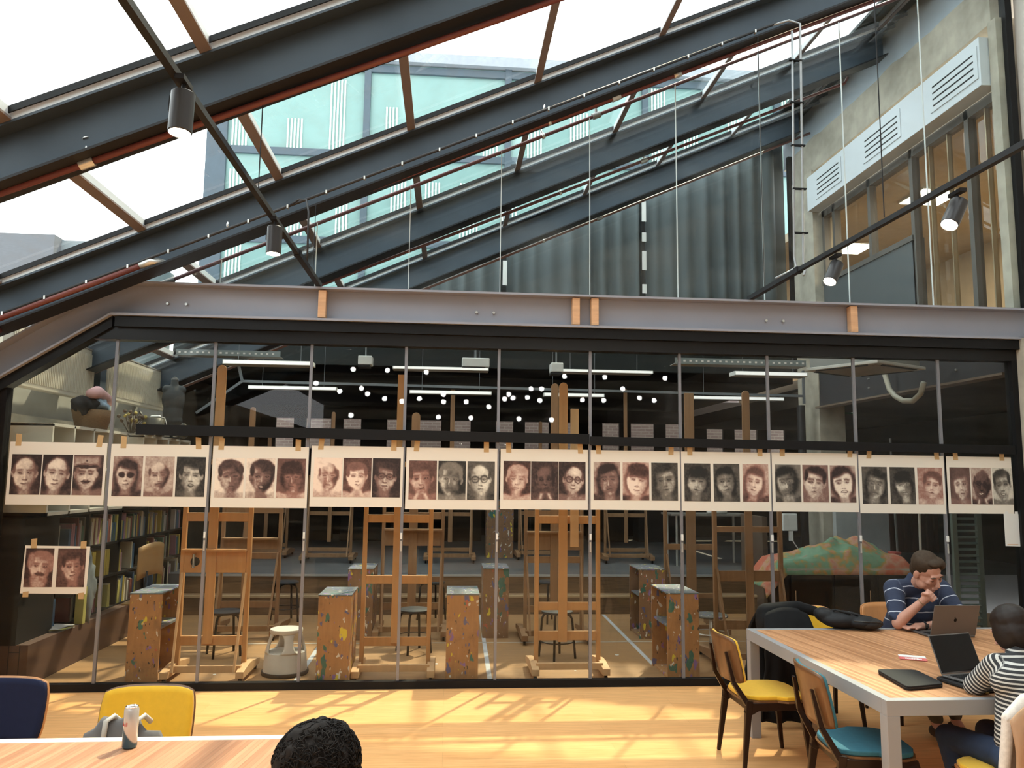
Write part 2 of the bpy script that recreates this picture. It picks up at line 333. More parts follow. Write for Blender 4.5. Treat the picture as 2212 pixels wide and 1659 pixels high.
# ---- right building wall above the studio (plane X = 5.72)
struct(M().box(5.72, 5.9, 0.05, 5.4, 7.2, 8.2).build('wall_right', PLAST))
cb = M(); ny = 24
def edge(y, s): return .035*mnoise.noise(Vector((y*2.3, s, 0)))
prof = [(0.1+4.75*i/ny) for i in range(ny+1)]
cb.prism([(y, 6.70+edge(y, 1)*.4) for y in prof] + [(y, 7.22+edge(y, 5)*1.6) for y in reversed(prof)], 5.63, 5.9, 'x')
struct(cb.build('wall_right', CONC))
struct(M().box(5.60, 6.0, 4.15, 4.85, 0, 6.72).build('wall_right', CONC))
struct(M().box(5.62, 5.9, .02, .14, 3.3, 6.72).build('wall_right', CONC))
sbx = thing('service_box', 'long pale grey ventilation casing with three slotted grilles under the concrete beam', 'ventilation duct', (5.62, 2.15, 6.3))
M().box(-.10, .10, -2.0, 2.0, -.27, .27).build('casing', pm('pale_grey_metal', (.60, .64, .68), .6, 0, .03), sbx, bevel=.004)
for y0, y1 in ((.92, 1.70), (-.55, .33), (-1.97, -1.15)):
    g = M().box(-.112, -.1, y0, y1, -.18, .18).build('grille', pm('pale_grey_metal', (.60, .64, .68), .6, 0, .03), sbx)
    for k in range(4): M().box(-.116, -.1125, y0+.06, y1-.06, .11-.075*k-.008, .11-.075*k+.008).build('slot', BLACK, g)
DG = pm('dark_grey_panel', (.075, .085, .09), .6, 0, .05)
struct(M().box(5.74, 5.88, 1.80, 4.15, 3.4, 4.90).build('wall_right', DG)); struct(M().box(5.72, 5.9, .1, 4.2, 3.3, 3.62).build('wall_right', DG))
WF = pm('taupe_window_frame', (.10, .09, .08), .5, 0, .1)
WG = glass('inner_window_glass', (.85, .83, .78))
wd = struct(M().box(5.80, 5.81, .14, 4.15, 3.6, 6.04).build('window_%d' % wn, WG)); wn += 1
for y in (4.1, 3.78, 2.79, 1.80, .73, .16): M().box(5.74, 5.84, y-.035, y+.035, 4.9 if y > 1.9 else 3.6, 6.04).build('mullion', WF, wd)
for y in (1.45, 1.1, .45): M().box(5.76, 5.82, y-.008, y+.008, 3.6, 6.04).build('mullion', pm('brass_strip', (.35, .28, .18), .3, .5), wd)
M().box(5.74, 5.86, .1, 4.15, 5.93, 6.04).build('head_rail', WF, wd); M().box(5.72, 5.86, 1.8, 4.15, 4.86, 4.93).build('sill', WF, wd)
# room behind those windows
WR = pm('warm_room_wall', (.50, .41, .29), .8, 0, .15)
struct(M().box(9.4, 9.5, 0, 8.2, 3.5, 6.2).build('wall_right', WR)); struct(M().box(5.9, 9.5, 8.1, 8.2, 3.5, 6.2).build('wall_far', WR))
struct(M().box(5.9, 9.5, -.05, .02, 3.5, 6.2).build('wall_near', WR)); struct(M().box(5.9, 9.5, 0, 8.2, 6.05, 6.2).build('ceiling', WR))
struct(M().box(5.9, 9.5, 0, 8.2, 3.4, 3.55).build('floor', pm('room_floor', (.2, .15, .1), .6)))
PE = emit('lit_panel', (1, .93, .8), 4)
for x, y, l in ((7.15, 5.9, 'glowing square ceiling panel in the room behind the upper windows, farther one'), (7.0, 3.3, 'glowing square ceiling panel in the room behind the upper windows, nearer one'), (7.6, 1.6, 'glowing ceiling panel nearest the upper window post')):
    p = thing('ceiling_panel_light', l, 'ceiling light', (x, y, 6.0), 0, 'panel lights in the upper room')
    M().box(-.32, .32, -.32, .32, .02, .05).build('frame', WHITEP, p); M().box(-.30, .30, -.30, .30, .01, .02).build('diffuser', PE, p)
bx = thing('shelf_unit', 'brown wooden rack with pale boards in the lit upper room', 'shelf', (7.2, 1.0, 3.55))
for x in (-.35, .35): M().bar((x, -.4, 0), (x, -.3, 2.3), .09, .09).build('post', pm('amber_wood', (.4, .2, .08), .5), bx)
for z in (.4, 1.1, 1.8): M().box(-.4, .4, -.45, .1, z, z+.05).build('shelf_board', pm('amber_wood', (.4, .2, .08), .5), bx)
tag(M().box(7.9, 8.4, .8, 2.2, 3.55, 5.0).build('storage_cabinet', pm('beige_cabinet', (.5, .42, .3), .6), bevel=.01), 'beige cabinet standing in the lit upper room', 'cabinet')
pl = bpy.data.lights.new('upper_room_fill', 'AREA'); pl.energy = 70; pl.color = (1, .84, .62); pl.size = 2.5; plo = bpy.data.objects.new('upper_room_fill', pl); COL.objects.link(plo); plo.location = (7.6, 3, 5.98)  # added warm area light without a fixture, brightens the upper room
# lower right: long dark beam, opening behind it, column
lb = thing('edge_beam', 'long dark steel beam with tan lower flange running back to the column', 'steel beam', (5.6, 2.1, 0))
M().box(-.01, .02, -2.0, 2.0, 2.97, 3.5).build('web', pm('charcoal_steel', (.045, .045, .05), .55), lb); M().box(-.09, .09, -2.0, 2.0, 2.94, 2.965).build('bottom_flange', pm('tan_flange', (.16, .12, .09), .6), lb)
for y, z in ((-1.2, 3.22), (-1.2, 3.1), (0.6, 3.22), (0.6, 3.1)): M().cyl((-.03, y, z), (-.01, y, z), .012, n=6).build('bolt_head', GALV, lb)
struct(M().box(5.7, 9.5, 0.0, 11.2, 3.05, 3.3).build('ceiling', pm('dark_brown_ceiling', (.035, .026, .02), .85, 0, .5, 2)))
struct(M().box(9.5, 9.6, 0, 11.2, 0, 3.3).build('wall_right', DK)); struct(M().box(5.6, 9.6, -.05, .0, 0, 3.3).build('wall_near', DK))
RC = pm('red_brown_boards', (.10, .035, .025), .7, 0, .35, 3, (6, 1, .3))
sc_ = thing('slatted_screen', 'dark red-brown slatted screen far back at the right of the studio', 'screen', (0, 0, 0))
M().box(7.4, 9.45, 7.3, 7.38, .5, 2.2).build('board', RC, sc_)
for k in range(14): M().box(7.4+.15*k, 7.46+.15*k, 7.25, 7.3, .5, 2.2).build('slat', RC, sc_)
# deep hall under the mezzanine
struct(M().box(-4.35, 5.7, 5.25, 5.45, 3.45, 4.75).build('wall_far', pm('black_mezzanine_fascia', (.012, .016, .017), .6)))
struct(M().box(-4.35, 5.7, 5.25, 11.2, 3.45, 3.6).build('ceiling', pm('dark_hall_ceiling', (.012, .012, .012), .9)))
struct(M().box(-4.35, 9.5, 11.1, 11.25, 0, 2.45).build('wall_far', DK)); struct(M().box(-4.35, 9.5, 11.1, 11.25, 3.15, 3.7).build('wall_far', DK))
hw = struct(M().box(-4.35, 9.5, 11.16, 11.17, 2.45, 3.15).build('window_%d' % wn, WG)); wn += 1
for k in range(17): M().box(-4.3+.85*k-(.14 if k % 3 else .3), -4.3+.85*k+(.14 if k % 3 else .3), 11.12, 11.2, 2.45, 3.15).build('mullion', BLACK, hw)
mt, nt, b = newmat('grey_mauve_brick'); v = coords(nt, rot=(PI/2, 0, 0), rand=False); br = N(nt, 'ShaderNodeTexBrick'); nt.links.new(v, br.inputs[0])
br.inputs['Scale'].default_value = 1; br.inputs['Brick Width'].default_value = .22; br.inputs['Row Height'].default_value = .075; br.inputs['Mortar Size'].default_value = .008
br.inputs['Color1'].default_value = (.11, .08, .08, 1); br.inputs['Color2'].default_value = (.14, .11, .105, 1); br.inputs['Mortar'].default_value = (.2, .18, .175, 1)
nt.links.new(br.outputs[0], b.inputs['Base Color']); BRICK = mt
tag(M().box(-6, 12, 13.0, 13.3, 0, 4.2).build('brick_building', BRICK), 'mauve-grey brick house seen through the far studio windows', 'building')
# curtain on the mezzanine
CU = pm('slate_grey_curtain_cloth', (.10, .118, .125), .9, 0, .12, 2, (3, 1, .2))
def curtain(x0, x1, label):
    n = int((x1-x0)*26); mb = M()
    def fn(u, v_):
        x = x0+(x1-x0)*u; zt = 5.14+.45*x; z = 4.62+(max(zt, 4.7)-4.62)*v_
        a = .055+.025*math.sin(x*3.1)
        return (x, 5.18+a*math.sin(x*22+.6*math.sin(x*5.3)+.25*math.sin(v_*3)), z)
    mb.grid(fn, n, 8); return tag(mb.build('curtain', CU, smooth=True, solid=.004), label, 'curtain', 'upper level curtains')
curtain(-.35, .78, 'grey curtain, narrow leftmost length behind the upper glass'); curtain(.88, 3.08, 'grey curtain, middle length between the two chequered strips'); curtain(3.2, 5.45, 'grey curtain, widest length by the concrete column')
for x, l in ((.83, 'narrow black and white chequered strip at left of the curtains'), (3.14, 'narrow black and white chequered strip between the right curtains')):
    t = thing('chequered_strip', l, 'strip', (x, 5.12, 4.76)); H = 5.1+.45*x-4.76
    k = 0; z = 0; r2 = random.Random(int(x*10))
    while z < H-.05:
        h = min(r2.uniform(.12, .42), H-z); M().box(-.035+.02*(k % 2), .035+.02*(k % 2), -.01, .01, z, z+h).build('white_segment' if k % 2 else 'black_segment', WHITEP if k % 2 else BLACK, t); z += h; k += 1
struct(sb(M(), -4.35, 5.72, 5.26, 5.34, 5.16-.0, 5.24).build('trim_2', BLACKM)); struct(M().prism([(-2.6, 3.6), (5.72, 3.6), (5.72, 5.2+.45*5.72), (-2.6, 5.2-.45*2.6)], 5.42, 5.5).build('wall_far', pm('dark_grey_backing', (.05, .06, .06), .8)))
M2 = M().box(5.62, 5.70, 5.0, 5.08, 3.6, 7.3); tag(M2.build('steel_post', BLACK), 'thin black steel post beside the grey curtain and the concrete column', 'post')
# ---- facade outside
FT = newmat('teal_facade_glass'); mt, nt, b = FT
v = coords(nt, (.25, 1, .12), rand=False)
c = mixc(nt, noisef(nt, v, 1.5, 3), (.11, .21, .20), (.19, .29, .27)); nt.links.new(c, b.inputs['Base Color']); b.inputs['Roughness'].default_value = .35
fb = thing('office_facade', 'pale teal glass office facade with groups of white vertical stripes behind the skylight', 'building', (0, 22, 0))
M().box(-9.5, 26, .25, 6, 0, 18.2).build('glass_wall', mt, fb)
FD = pm('slate_mullion', (.05, .07, .09), .5); FS = pm('white_fritted_stripe', (.75, .85, .78), .5)
for x in (-9.5, -3.5, 2.05, 7.6, 13.1, 18.6, 24): M().box(x-.1 if x > -9 else x, x+.15 if x > -9 else x+.75, .1, .26, 0, 18.2).build('mullion', FD, fb)
for z in (3.6, 7.1, 10.7, 14.2, 17.75): M().box(-9.5, 26, .12, .26, z-.12, z+.16).build('band', FD, fb)
M().box(-9.6, 26.1, -.1, 6.1, 18.0, 18.4).build('parapet', pm('zinc_parapet', (.25, .27, .3), .5), fb)
r3 = random.Random(3)
for lvl, (zb, zt) in enumerate(((3.8, 7.0), (7.3, 10.6), (10.9, 14.0), (14.4, 17.6))):
    x = -8.6
    while x < 24:
        h = r3.uniform(.35, 1)*(zt-zb); mb = M(); n_ = r3.choice((4, 5, 5, 6))
        for k in range(n_): mb.box(x+.13*k, x+.13*k+.055, .2, .249, zb, zb+h)
        mb.build('stripe_group', FS, fb); x += r3.uniform(1.3, 2.3)
b2 = thing('dark_brick_house', 'low dark brick building outside at the far left of the skylight', 'building', (0, 20, 0))
M().box(-24, -13.7, 0, 5, 0, 9.95).build('brick_wall', pm('dark_brick', (.11, .11, .12), .8, 0, .15, 8, (1, 1, 6)), b2); M().box(-13.7, -11.4, .5, 5, 0, 9.9).build('grey_wall', pm('grey_render', (.16, .18, .19), .8, 0, .1), b2)
# ================================================================ PIPES, TRACKS, LAMPS
def sprinkler(name, label, p, mat_=GALV, s=1.0, down=False):
    t = thing(name, label, 'pipe fitting', p)
    a = math.atan(.44)
    mb = M().tube([(-.04*s, 0, -.0176*s), (.04*s, 0, .0176*s)], .032*s, 12); mb.build('coupling', mat_, t, smooth=True, auto=40)
    M().tube([(0, 0, .02), (-.005, 0, .05*s+.02), (-.01, 0, .09*s+.02)], [.014*s, .014*s, .008*s], 10).build('nozzle', mat_, t)
    M().tube([(-.012, 0, .085*s+.02), (-.04, 0, .11*s+.02), (-.03, 0, .14*s+.02)], .004, 6).build('frame_arm', mat_, t); M().tube([(-.012, 0, .085*s+.02), (.02, 0, .115*s+.02), (.0, 0, .14*s+.02)], .004, 6).build('frame_arm', mat_, t)
    M().cyl((-.015, 0, .138*s+.02), (-.017, 0, .143*s+.02), .02*s, n=12).build('deflector', mat_, t)
    return t
def line(a, s, y): return lambda x: (x, y, a+s*x)
P1 = line(4.743, .435, -2.4); P2 = line(4.805, .4406, -.25); P3 = line(4.874, .453, .22); P4 = line(4.772, .439, 1.95); P5 = line(4.767, .452, 4.05)
tag(M().tube([P1(x) for x in (-4.3, 5.7)], .021, 12).build('sprinkler_pipe', REDP, smooth=True), 'thick red pipe under the nearest roof rafter', 'pipe')
t = thing('sprinkler_pipe', 'red pipe running up along the rafter above the glass partition, with silver elbow', 'pipe', (0, 0, 0))
q = Vector(P2(-2.52)); M().tube([P2(x) for x in (-2.46, 5.7)], .021, 12).build('upper_run', REDP, t, smooth=True)
M().tube([(q.x-.12, -.42, q.z-.035), (-4.34, -.42, q.z-.035-.4406*(4.34-2.64))], .027, 12).build('lower_run', REDP, t, smooth=True)
M().tube([(q.x-.17, -.42, q.z-.055), (q.x-.08, -.42, q.z-.015), (q.x-.03, -.38, q.z-.005), (q.x, -.30, q.z+.0), (q.x+.03, -.255, q.z+.012), (q.x+.11, -.25, q.z+.05)], .032, 12).build('elbow', GALV, t, smooth=True)
M().tube([(-3.86, -.42, 3.04), (-3.80, -.42, 3.066)], .045, 12).build('pipe_clamp', REDP, t, smooth=True)
t = thing('sprinkler_pipe', 'dark red pipe just behind the upper partition glass', 'pipe', (0, 0, 0))
M().tube([P3(x) for x in (-2.62, 5.6)], .018, 12).build('run', pm('dark_oxide_red', (.10, .03, .03), .5), t, smooth=True)
M().tube([P3(-2.95), P3(-2.62)], .026, 12).build('elbow', pm('dark_fitting', (.12, .12, .12), .4, .5), t, smooth=True)
tag(M().tube([P4(x) for x in (-4.2, 5.0)] + [P4(5.05)[:2] + (P4(5.05)[2]+.06,)], .019, 12).build('sprinkler_pipe', REDP, smooth=True), 'dark red pipe under the first rafter behind the glass', 'pipe')
tag(M().tube([P5(x) for x in (-4.2, 5.55)], .019, 12).build('sprinkler_pipe', pm('pink_brown_pipe', (.24, .12, .10), .5), smooth=True), 'pinkish brown pipe under the farthest rafter along the top of the curtain', 'pipe')
for i, (P, x, l) in enumerate(((P1, -2.26, 'grey brass sprinkler head on the thick red pipe at the upper left'), (P2, -2.26, 'silver sprinkler fitting next to the elbow on the middle red pipe'),
        (P2, 1.52, 'silver sprinkler fitting halfway up the middle red pipe'), (P3, 1.42, 'dull sprinkler fitting on the dark red pipe behind the glass'), (P4, 2.35, 'sprinkler fitting on the pipe under the first rafter behind the glass'), (P5, 2.2, 'sprinkler fitting on the pinkish pipe by the curtain'))):
    sprinkler('fire_sprinkler', l, P(x), GALV if i != 3 else pm('dull_metal', (.25, .25, .24), .5, .4))
t = thing('pipe_joint', 'silver sleeve on the middle red pipe near its upper end', 'pipe fitting', P2(2.12)); M().tube([(-.035, 0, -.0154), (.035, 0, .0154)], .03, 12).build('sleeve', GALV, t, smooth=True)
for P, x, l, dy in ((P2, -1.95, 'silver hanger clip holding the middle red pipe near the elbow', -.06), (P2, .88, 'silver hanger clip halfway up the middle red pipe', -.06), (P3, .88, 'small clip on the dark red pipe behind the glass', 0), (P5, 1.35, 'small silver hanger clip on the pinkish pipe', 0), (P5, 4.75, 'small silver hanger clip high on the pinkish pipe', 0), (P4, 1.3, 'small hanger clip on the pipe under the first rafter behind the glass', 0)):
    t = thing('pipe_hanger', l, 'pipe clip', P(x))
    M().tube([(.02, 0, -.01), (-.02, dy*.3, .05), (-.05, dy, .11)], .006, 6).build('strap', GALV, t); M().tube([(-.012, 0, -.005), (.012, 0, .005)], .03, 12).build('ring', GALV, t, smooth=True); M().ell((-.055, dy, .125), (.012, .006, .028)).build('lug', CHROME, t, smooth=True)
# conduit on the rafter
CN = pm('black_cable', (.035, .035, .038), .35); t = thing('conduit', 'black cable conduit clipped along the rafter above the red pipe', 'conduit', (0, 0, 0))
C1 = line(4.862, .4435, -.435); M().tube([C1(x) for x in (-4.3, 3.05)], .014, 8).build('run', CN, t, smooth=True)
M().tube([C1(-1.45+.0), (-1.35, -.5, 4.26), (-1.28, -.55, 4.24), (-1.25, -.58, 4.12), (-1.24, -.6, 3.64)], .009, 8).build('branch', CN, t, smooth=True)
for k in range(22):
    x = -4.1+.33*k; p = C1(x); M().box(p[0]-.007, p[0]+.007, p[1]-.016, p[1]+.02, p[2]-.019, p[2]+.012).build('clip', GALV, t)
t = thing('conduit_pair', 'pair of slim grey conduits dropping from the rafter to the right lighting track', 'conduit', (0, 0, 0)); GC = pm('grey_conduit', (.30, .31, .32), .4, .3)
M().tube([(3.0, -.435, 6.19), (3.16, -.45, 6.24), (3.245, -.5, 6.18), (3.225, -.5, 5.0), (3.20, -.5, 3.85), (3.21, -.52, 3.78), (3.15, -.6, 3.70)], .011, 8).build('conduit_tube', GC, t, smooth=True)
M().tube([(3.165, -.5, 6.10), (3.14, -.5, 5.0), (3.115, -.5, 3.90), (3.13, -.5, 3.80), (3.0, -.6, 3.72), (2.88, -.62, 3.66)], .011, 8).build('conduit_tube', GC, t, smooth=True)
for k in range(5): M().box(3.12, 3.25, -.515, -.485, 5.8-.42*k, 5.812-.42*k).build('bracket', BLACK, t)
# lighting tracks + spots
def track(x, x2, l):
    t = thing('lighting_track', l, 'lighting track', (0, 0, 3.6))
    M().bar((x, -7.0, 0), (x2, -1.12, 0), .036, .034).build('rail', BLACKM, t); M().bar((x2, -1.10, 0), (x2, -.06, 0), .046, .04).build('rail', BLACKM, t)
    M().bar((x2, -1.14, 0), (x2, -1.08, 0), .054, .05).build('joiner', BLACKM, t)
    for y in (-4.5, -2.4, -.42): M().cyl((x2+.0, y, .02), (x2, y, 4.79+.45*x2-3.6), .004, n=6).build('suspension_rod', BLACKM, t)
track(-1.22, -1.22, 'black lighting track on the left running from above the viewer to the grey beam'); track(2.98, 2.86, 'black lighting track on the right crossing in front of the upper windows')
LENS = emit('lit_spot_lens', (1, .90, .72), 9)
def spot(x, y, tilt, pan, label, z=3.585, power=9):
    t = thing('track_spotlight', label, 'spotlight', (x, y, z), 0, 'spotlights on the ceiling tracks')
    M().box(-.02, .02, -.06, .06, -.022, .0).build('adapter', BLACKM, t); M().cyl((0, 0, -.02), (0, 0, -.075), .009).build('stem', BLACKM, t)
    rot = Matrix.Rotation(pan, 4, 'Z') @ Matrix.Rotation(tilt, 4, 'X'); c = Vector((0, 0, -.09))
    def rm(mb): mb.v = [tuple(c + (rot @ Vector(v))) for v in mb.v]; return mb
    rm(M().lathe([(.001, .03), (.046, .03), (.05, .026), (.05, -.155), (.046, -.16), (.045, -.145), (.044, -.14)], n=32)).build('lamp_body', pm('anodised_charcoal', (.045, .043, .045), .35, .4, .05), t, smooth=True, auto=35)
    rm(M().lathe([(.001, -.156), (.0440, -.156), (.0440, -.154), (.001, -.154)], n=24)).build('lens', LENS, t)
    rm(M().box(-.055, -.05, -.01, .01, -.06, .01).box(-.055, -.0, -.01, .01, .03, .034)).build('yoke', BLACKM, t)
    ld = bpy.data.lights.new('spot_bulb', 'SPOT'); ld.energy = power; ld.color = (1, .80, .52); ld.spot_size = R(75); ld.spot_blend = .8; ld.shadow_soft_size = .04
    lo = bpy.data.objects.new('spot_bulb', ld); COL.objects.link(lo); lo.parent = t; d = rot.to_3x3() @ Vector((0, 0, -1)); lo.location = c + d*.165
    lo.rotation_euler = (-d).to_track_quat('Z', 'Y').to_euler()
spot(-1.19, -3.86, R(-4), 0, 'larger cylindrical spotlight hanging straight down from the left track, nearest')
spot(-1.20, -2.0, R(-3), 0, 'smaller cylindrical spotlight hanging from the left track near the grey beam')
spot(2.97, -2.98, R(-34), R(-68), 'tilted grey spotlight on the right track, the nearer one', power=7)
spot(2.92, -1.62, R(-34), R(-60), 'tilted glowing spotlight on the right track, the farther one', power=7)
# suspended frame and linear lamps inside the studio
SB = pm('satin_white_lamp_housing', (.55, .57, .56), .5); LL = emit('dim_white_lamp', (.95, 1, 1), .16)
t = thing('suspended_rail', 'thin grey suspended rail frame carrying the linear lamps in the studio', 'rail', (0, 4, 0)); GR = pm('dull_grey_rail', (.16, .18, .2), .5, .3)
M().bar((-2.94, .02, 3.165), (5.30, .02, 3.115), .03, .035).build('rail', GR, t); M().bar((-2.94, .02, 3.165), (-3.55, .02, 2.70), .03, .035).build('brace', GR, t); M().bar((-2.94, .02, 3.165), (-3.1, .02, 3.72), .03, .035).build('brace', GR, t)
M().bar((5.3, .02, 3.5), (5.3, .02, 3.0), .03, .035).build('post', GR, t)
def lamp(x0, x1, y, z, l, d=.12, h=.05):
    t = thing('linear_lamp', l, 'ceiling lamp', ((x0+x1)/2, y, z), 0, 'linear lamps in the studio'); w_ = (x1-x0)/2
    M().box(-w_, w_, -d/2, d/2, 0, h).build('housing', SB, t, bevel=.003); M().box(-w_+.01, w_-.01, -d/2-.002, -d/2+.002, .006, h-.006).build('diffuser', LL, t); M().box(-w_+.01, w_-.01, -d/2+.01, d/2-.01, -.003, 0.001).build('louvre', pm('grey_louvre', (.25, .25, .24), .5), t)
    for x in (-w_*.7, w_*.7): M().cyl((x, 0, h), (x, 0, .9), .003, n=5).build('wire', GR, t)
lamp(-2.84, -1.61, 4, 3.05, 'long white linear lamp at the left of the studio rail'); lamp(-.58, .60, 4, 3.03, 'long white linear lamp at the middle of the studio rail')
lamp(1.36, 2.25, 4, 3.03, 'shorter white linear lamp behind the paired easel masts'); lamp(3.54, 4.96, 4, 3.03, 'long white linear lamp at the right end of the studio rail')
lamp(-2.62, -1.6, 2, 3.12, 'white linear lamp high at the left above the mannequin', .2); lamp(3.46, 4.38, 2.05, 3.13, 'white linear lamp touching the ceiling cassette', .2)
lamp(-.75, .5, 3, 3.24, 'dim lamp behind the header above the middle of the studio', .2, .04); lamp(1.4, 2.7, 3, 3.25, 'dim lamp behind the header right of the middle', .2, .04)
def tray(x0, x1, y, z, l):
    t = thing('cable_tray', l, 'cable tray', ((x0+x1)/2, y, z)); w_ = (x1-x0)/2
    M().box(-w_, w_, -.1, .1, 0, .008).build('tray_base', GALV, t); M().box(-w_, w_, -.102, -.098, 0, .07).build('side', pm('perforated_grey_steel', (.22, .26, .27), .5, .3), t)
    for k in range(int(w_*2/.07)): M().box(-w_+.03+.07*k, -w_+.055+.07*k, -.105, -.102, .025, .045).build('slot', BLACK if k % 1 else WHITEP, t)
tray(2.55, 4.1, 1.5, 3.17, 'perforated metal cable tray under the header at the right'); tray(-3.35, -2.1, 2.6, 3.30, 'perforated metal cable tray at upper left of the studio')
for x, y, z, w_, l in ((-1.12, 3.1, 3.30, .18, 'small white projector box hanging at left of the studio ceiling'), (.33, 3.0, 3.29, .36, 'white square box hung under the middle of the studio ceiling'), (1.38, 2.8, 3.22, .16, 'small white box hanging near the paired easel masts')):
    t = thing('hanging_box', l, 'device', (x, y, z)); M().box(-w_/2, w_/2, -.1, .1, 0, .12).build('body', SB, t, bevel=.01); M().cyl((0, 0, .12), (0, 0, .9), .01, n=8).build('pole', GR, t); M().box(-w_/2, w_/2*.7, -.1, .1, -.03, 0).build('base', BLACKM, t)
# ceiling cassette air conditioner + hose
A_ = [(4.09, 1.43), (4.90, 1.85), (5.36, 1.1), (4.55, .68)]
t = thing('air_conditioner', 'square white ceiling air conditioner hanging at the right of the studio', 'air conditioner', (0, 0, 3.12))
cx = sum(a for a, b in A_)/4; cyy = sum(b for a, b in A_)/4
M().prism(A_, 0, .035, 'z').build('cover_plate', pm('beige_white_plastic', (.46, .45, .42), .5), t, bevel=.006)
M().prism([(cx+(a-cx)*.9, cyy+(b-cyy)*.9) for a, b in A_], .035, .26, 'z').build('body', pm('grey_casing', (.2, .2, .19), .6), t)
M().prism([(cx+(a-cx)*.82, cyy+(b-cyy)*.82) for a, b in A_], -.006, .0, 'z').build('intake_panel', pm('taupe_grille', (.28, .25, .22), .6), t)
for i in range(4):
    a, b = Vector(A_[i]), Vector(A_[(i+1) % 4]); a2 = a.lerp(b, .12); b2_ = a.lerp(b, .88); c_ = Vector((cx, cyy))
    M().prism([tuple(a2.lerp(c_, .06)), tuple(b2_.lerp(c_, .06)), tuple(b2_.lerp(c_, .15)), tuple(a2.lerp(c_, .15))], -.009, -.002, 'z').build('vent_slot', BLACK, t)
HO = pm('cream_hose', (.42, .40, .33), .5)
tag(M().tube([(5.42, 2.1, 3.5), (5.44, 2.07, 3.2), (5.45, 2.0, 3.0), (5.45, 1.88, 2.9), (5.45, 1.72, 2.83), (5.45, 1.52, 2.81), (5.45, 1.36, 2.88), (5.44, 1.28, 3.0)], .032, 12).build('flexible_hose', HO, smooth=True), 'cream insulated hose looping from the air conditioner over the dark beam', 'hose')
# exit sign
t = thing('exit_sign', 'small green exit sign with white arrow hanging behind the glass at the right', 'sign', (7.0, 5.9, 3.02))
M().box(-.12, .13, -.01, .01, 0, .15).build('sign_plate', pm('exit_green', (.02, .14, .07), .4), t); EW = emit('exit_white', (.8, 1, .85), .35)
M().prism([(0, .07), (.06, .07), (.035, .095), (.055, .1), (.1, .062), (.055, .025), (.035, .03), (.06, .054), (0, .054)], -.014, -.011).build('arrow', EW, t)
M().prism([(-.09, .02), (-.03, .02), (-.03, .13), (-.09, .13)], -.013, -.011).build('door_symbol', pm('exit_dark_green', (.015, .09, .05), .4), t); M().cyl((0, 0, .15), (0, 0, .3), .004, n=6).build('hanger', BLACKM, t)
# round globe lamps hanging in the cafe hall behind the camera (seen mirrored in the glass)
GL = emit('lit_globe', (1, .98, .93), 16)
dots = [(671,795,1),(763,798,1),(837,800,1),(921,804,1),(683,828,1),(781,839,1),(734,845,1),(794,851,1),(831,861,1),(868,867,1),(906,861,1),(958,852,1),(958,868,1),(1007,868,1),(1056,879,1),(947,901,1),(1090,862,1),(1099,852,1),(1108,860,1),(1147,840,1),(1170,840,1),(1139,859,1),(1166,865,1),(1121,905,1),(1258,864,1),(1219,813,1),(1306,815,1),(1304,865,1),(1345,840,1),(1413,865,1),(1433,866,1),(1436,817,1),(1381,860,1),(1191,907,1),(1572,821,1),(1652,822,1),(1546,870,1),(1519,912,1),(1501,883,1),(1412,865,1),(1667,885,1),(1445,883,1),(758,897,0),(1017,903,0),(1307,911,0),(1423,912,0)]
fl = Vector((sy*cp, cy*cp, sp)); seen_ = set()
for px, py, _ in dots:
    # placed on the hall ceiling grid at the mirrored spot
    d = fw*F_ + rt2*(px-1106) - up2*(py-829.5); Z = 3.9 if px > 760 else 3.75
    tt = (Z-1.881)/d.z; x = d.x*tt; yv = -7.1885+d.y*tt
    key = (round(x, 1), round(yv, 1))
    if key in seen_ or yv < 7.4 or yv > 20.8 or x > 5.6 or x < -4.2: continue
    seen_.add(key); r = .0033*(yv+7.19)*1.0
    g = M().ell((0, 0, 0), r, nu=14, nv=8).build('globe_lamp', GL, smooth=True, loc=(x, -yv, Z))
    tag(g, 'small round white globe lamp, mirrored as a white dot in the partition', 'globe lamp', 'globe lamps mirrored in the partition')
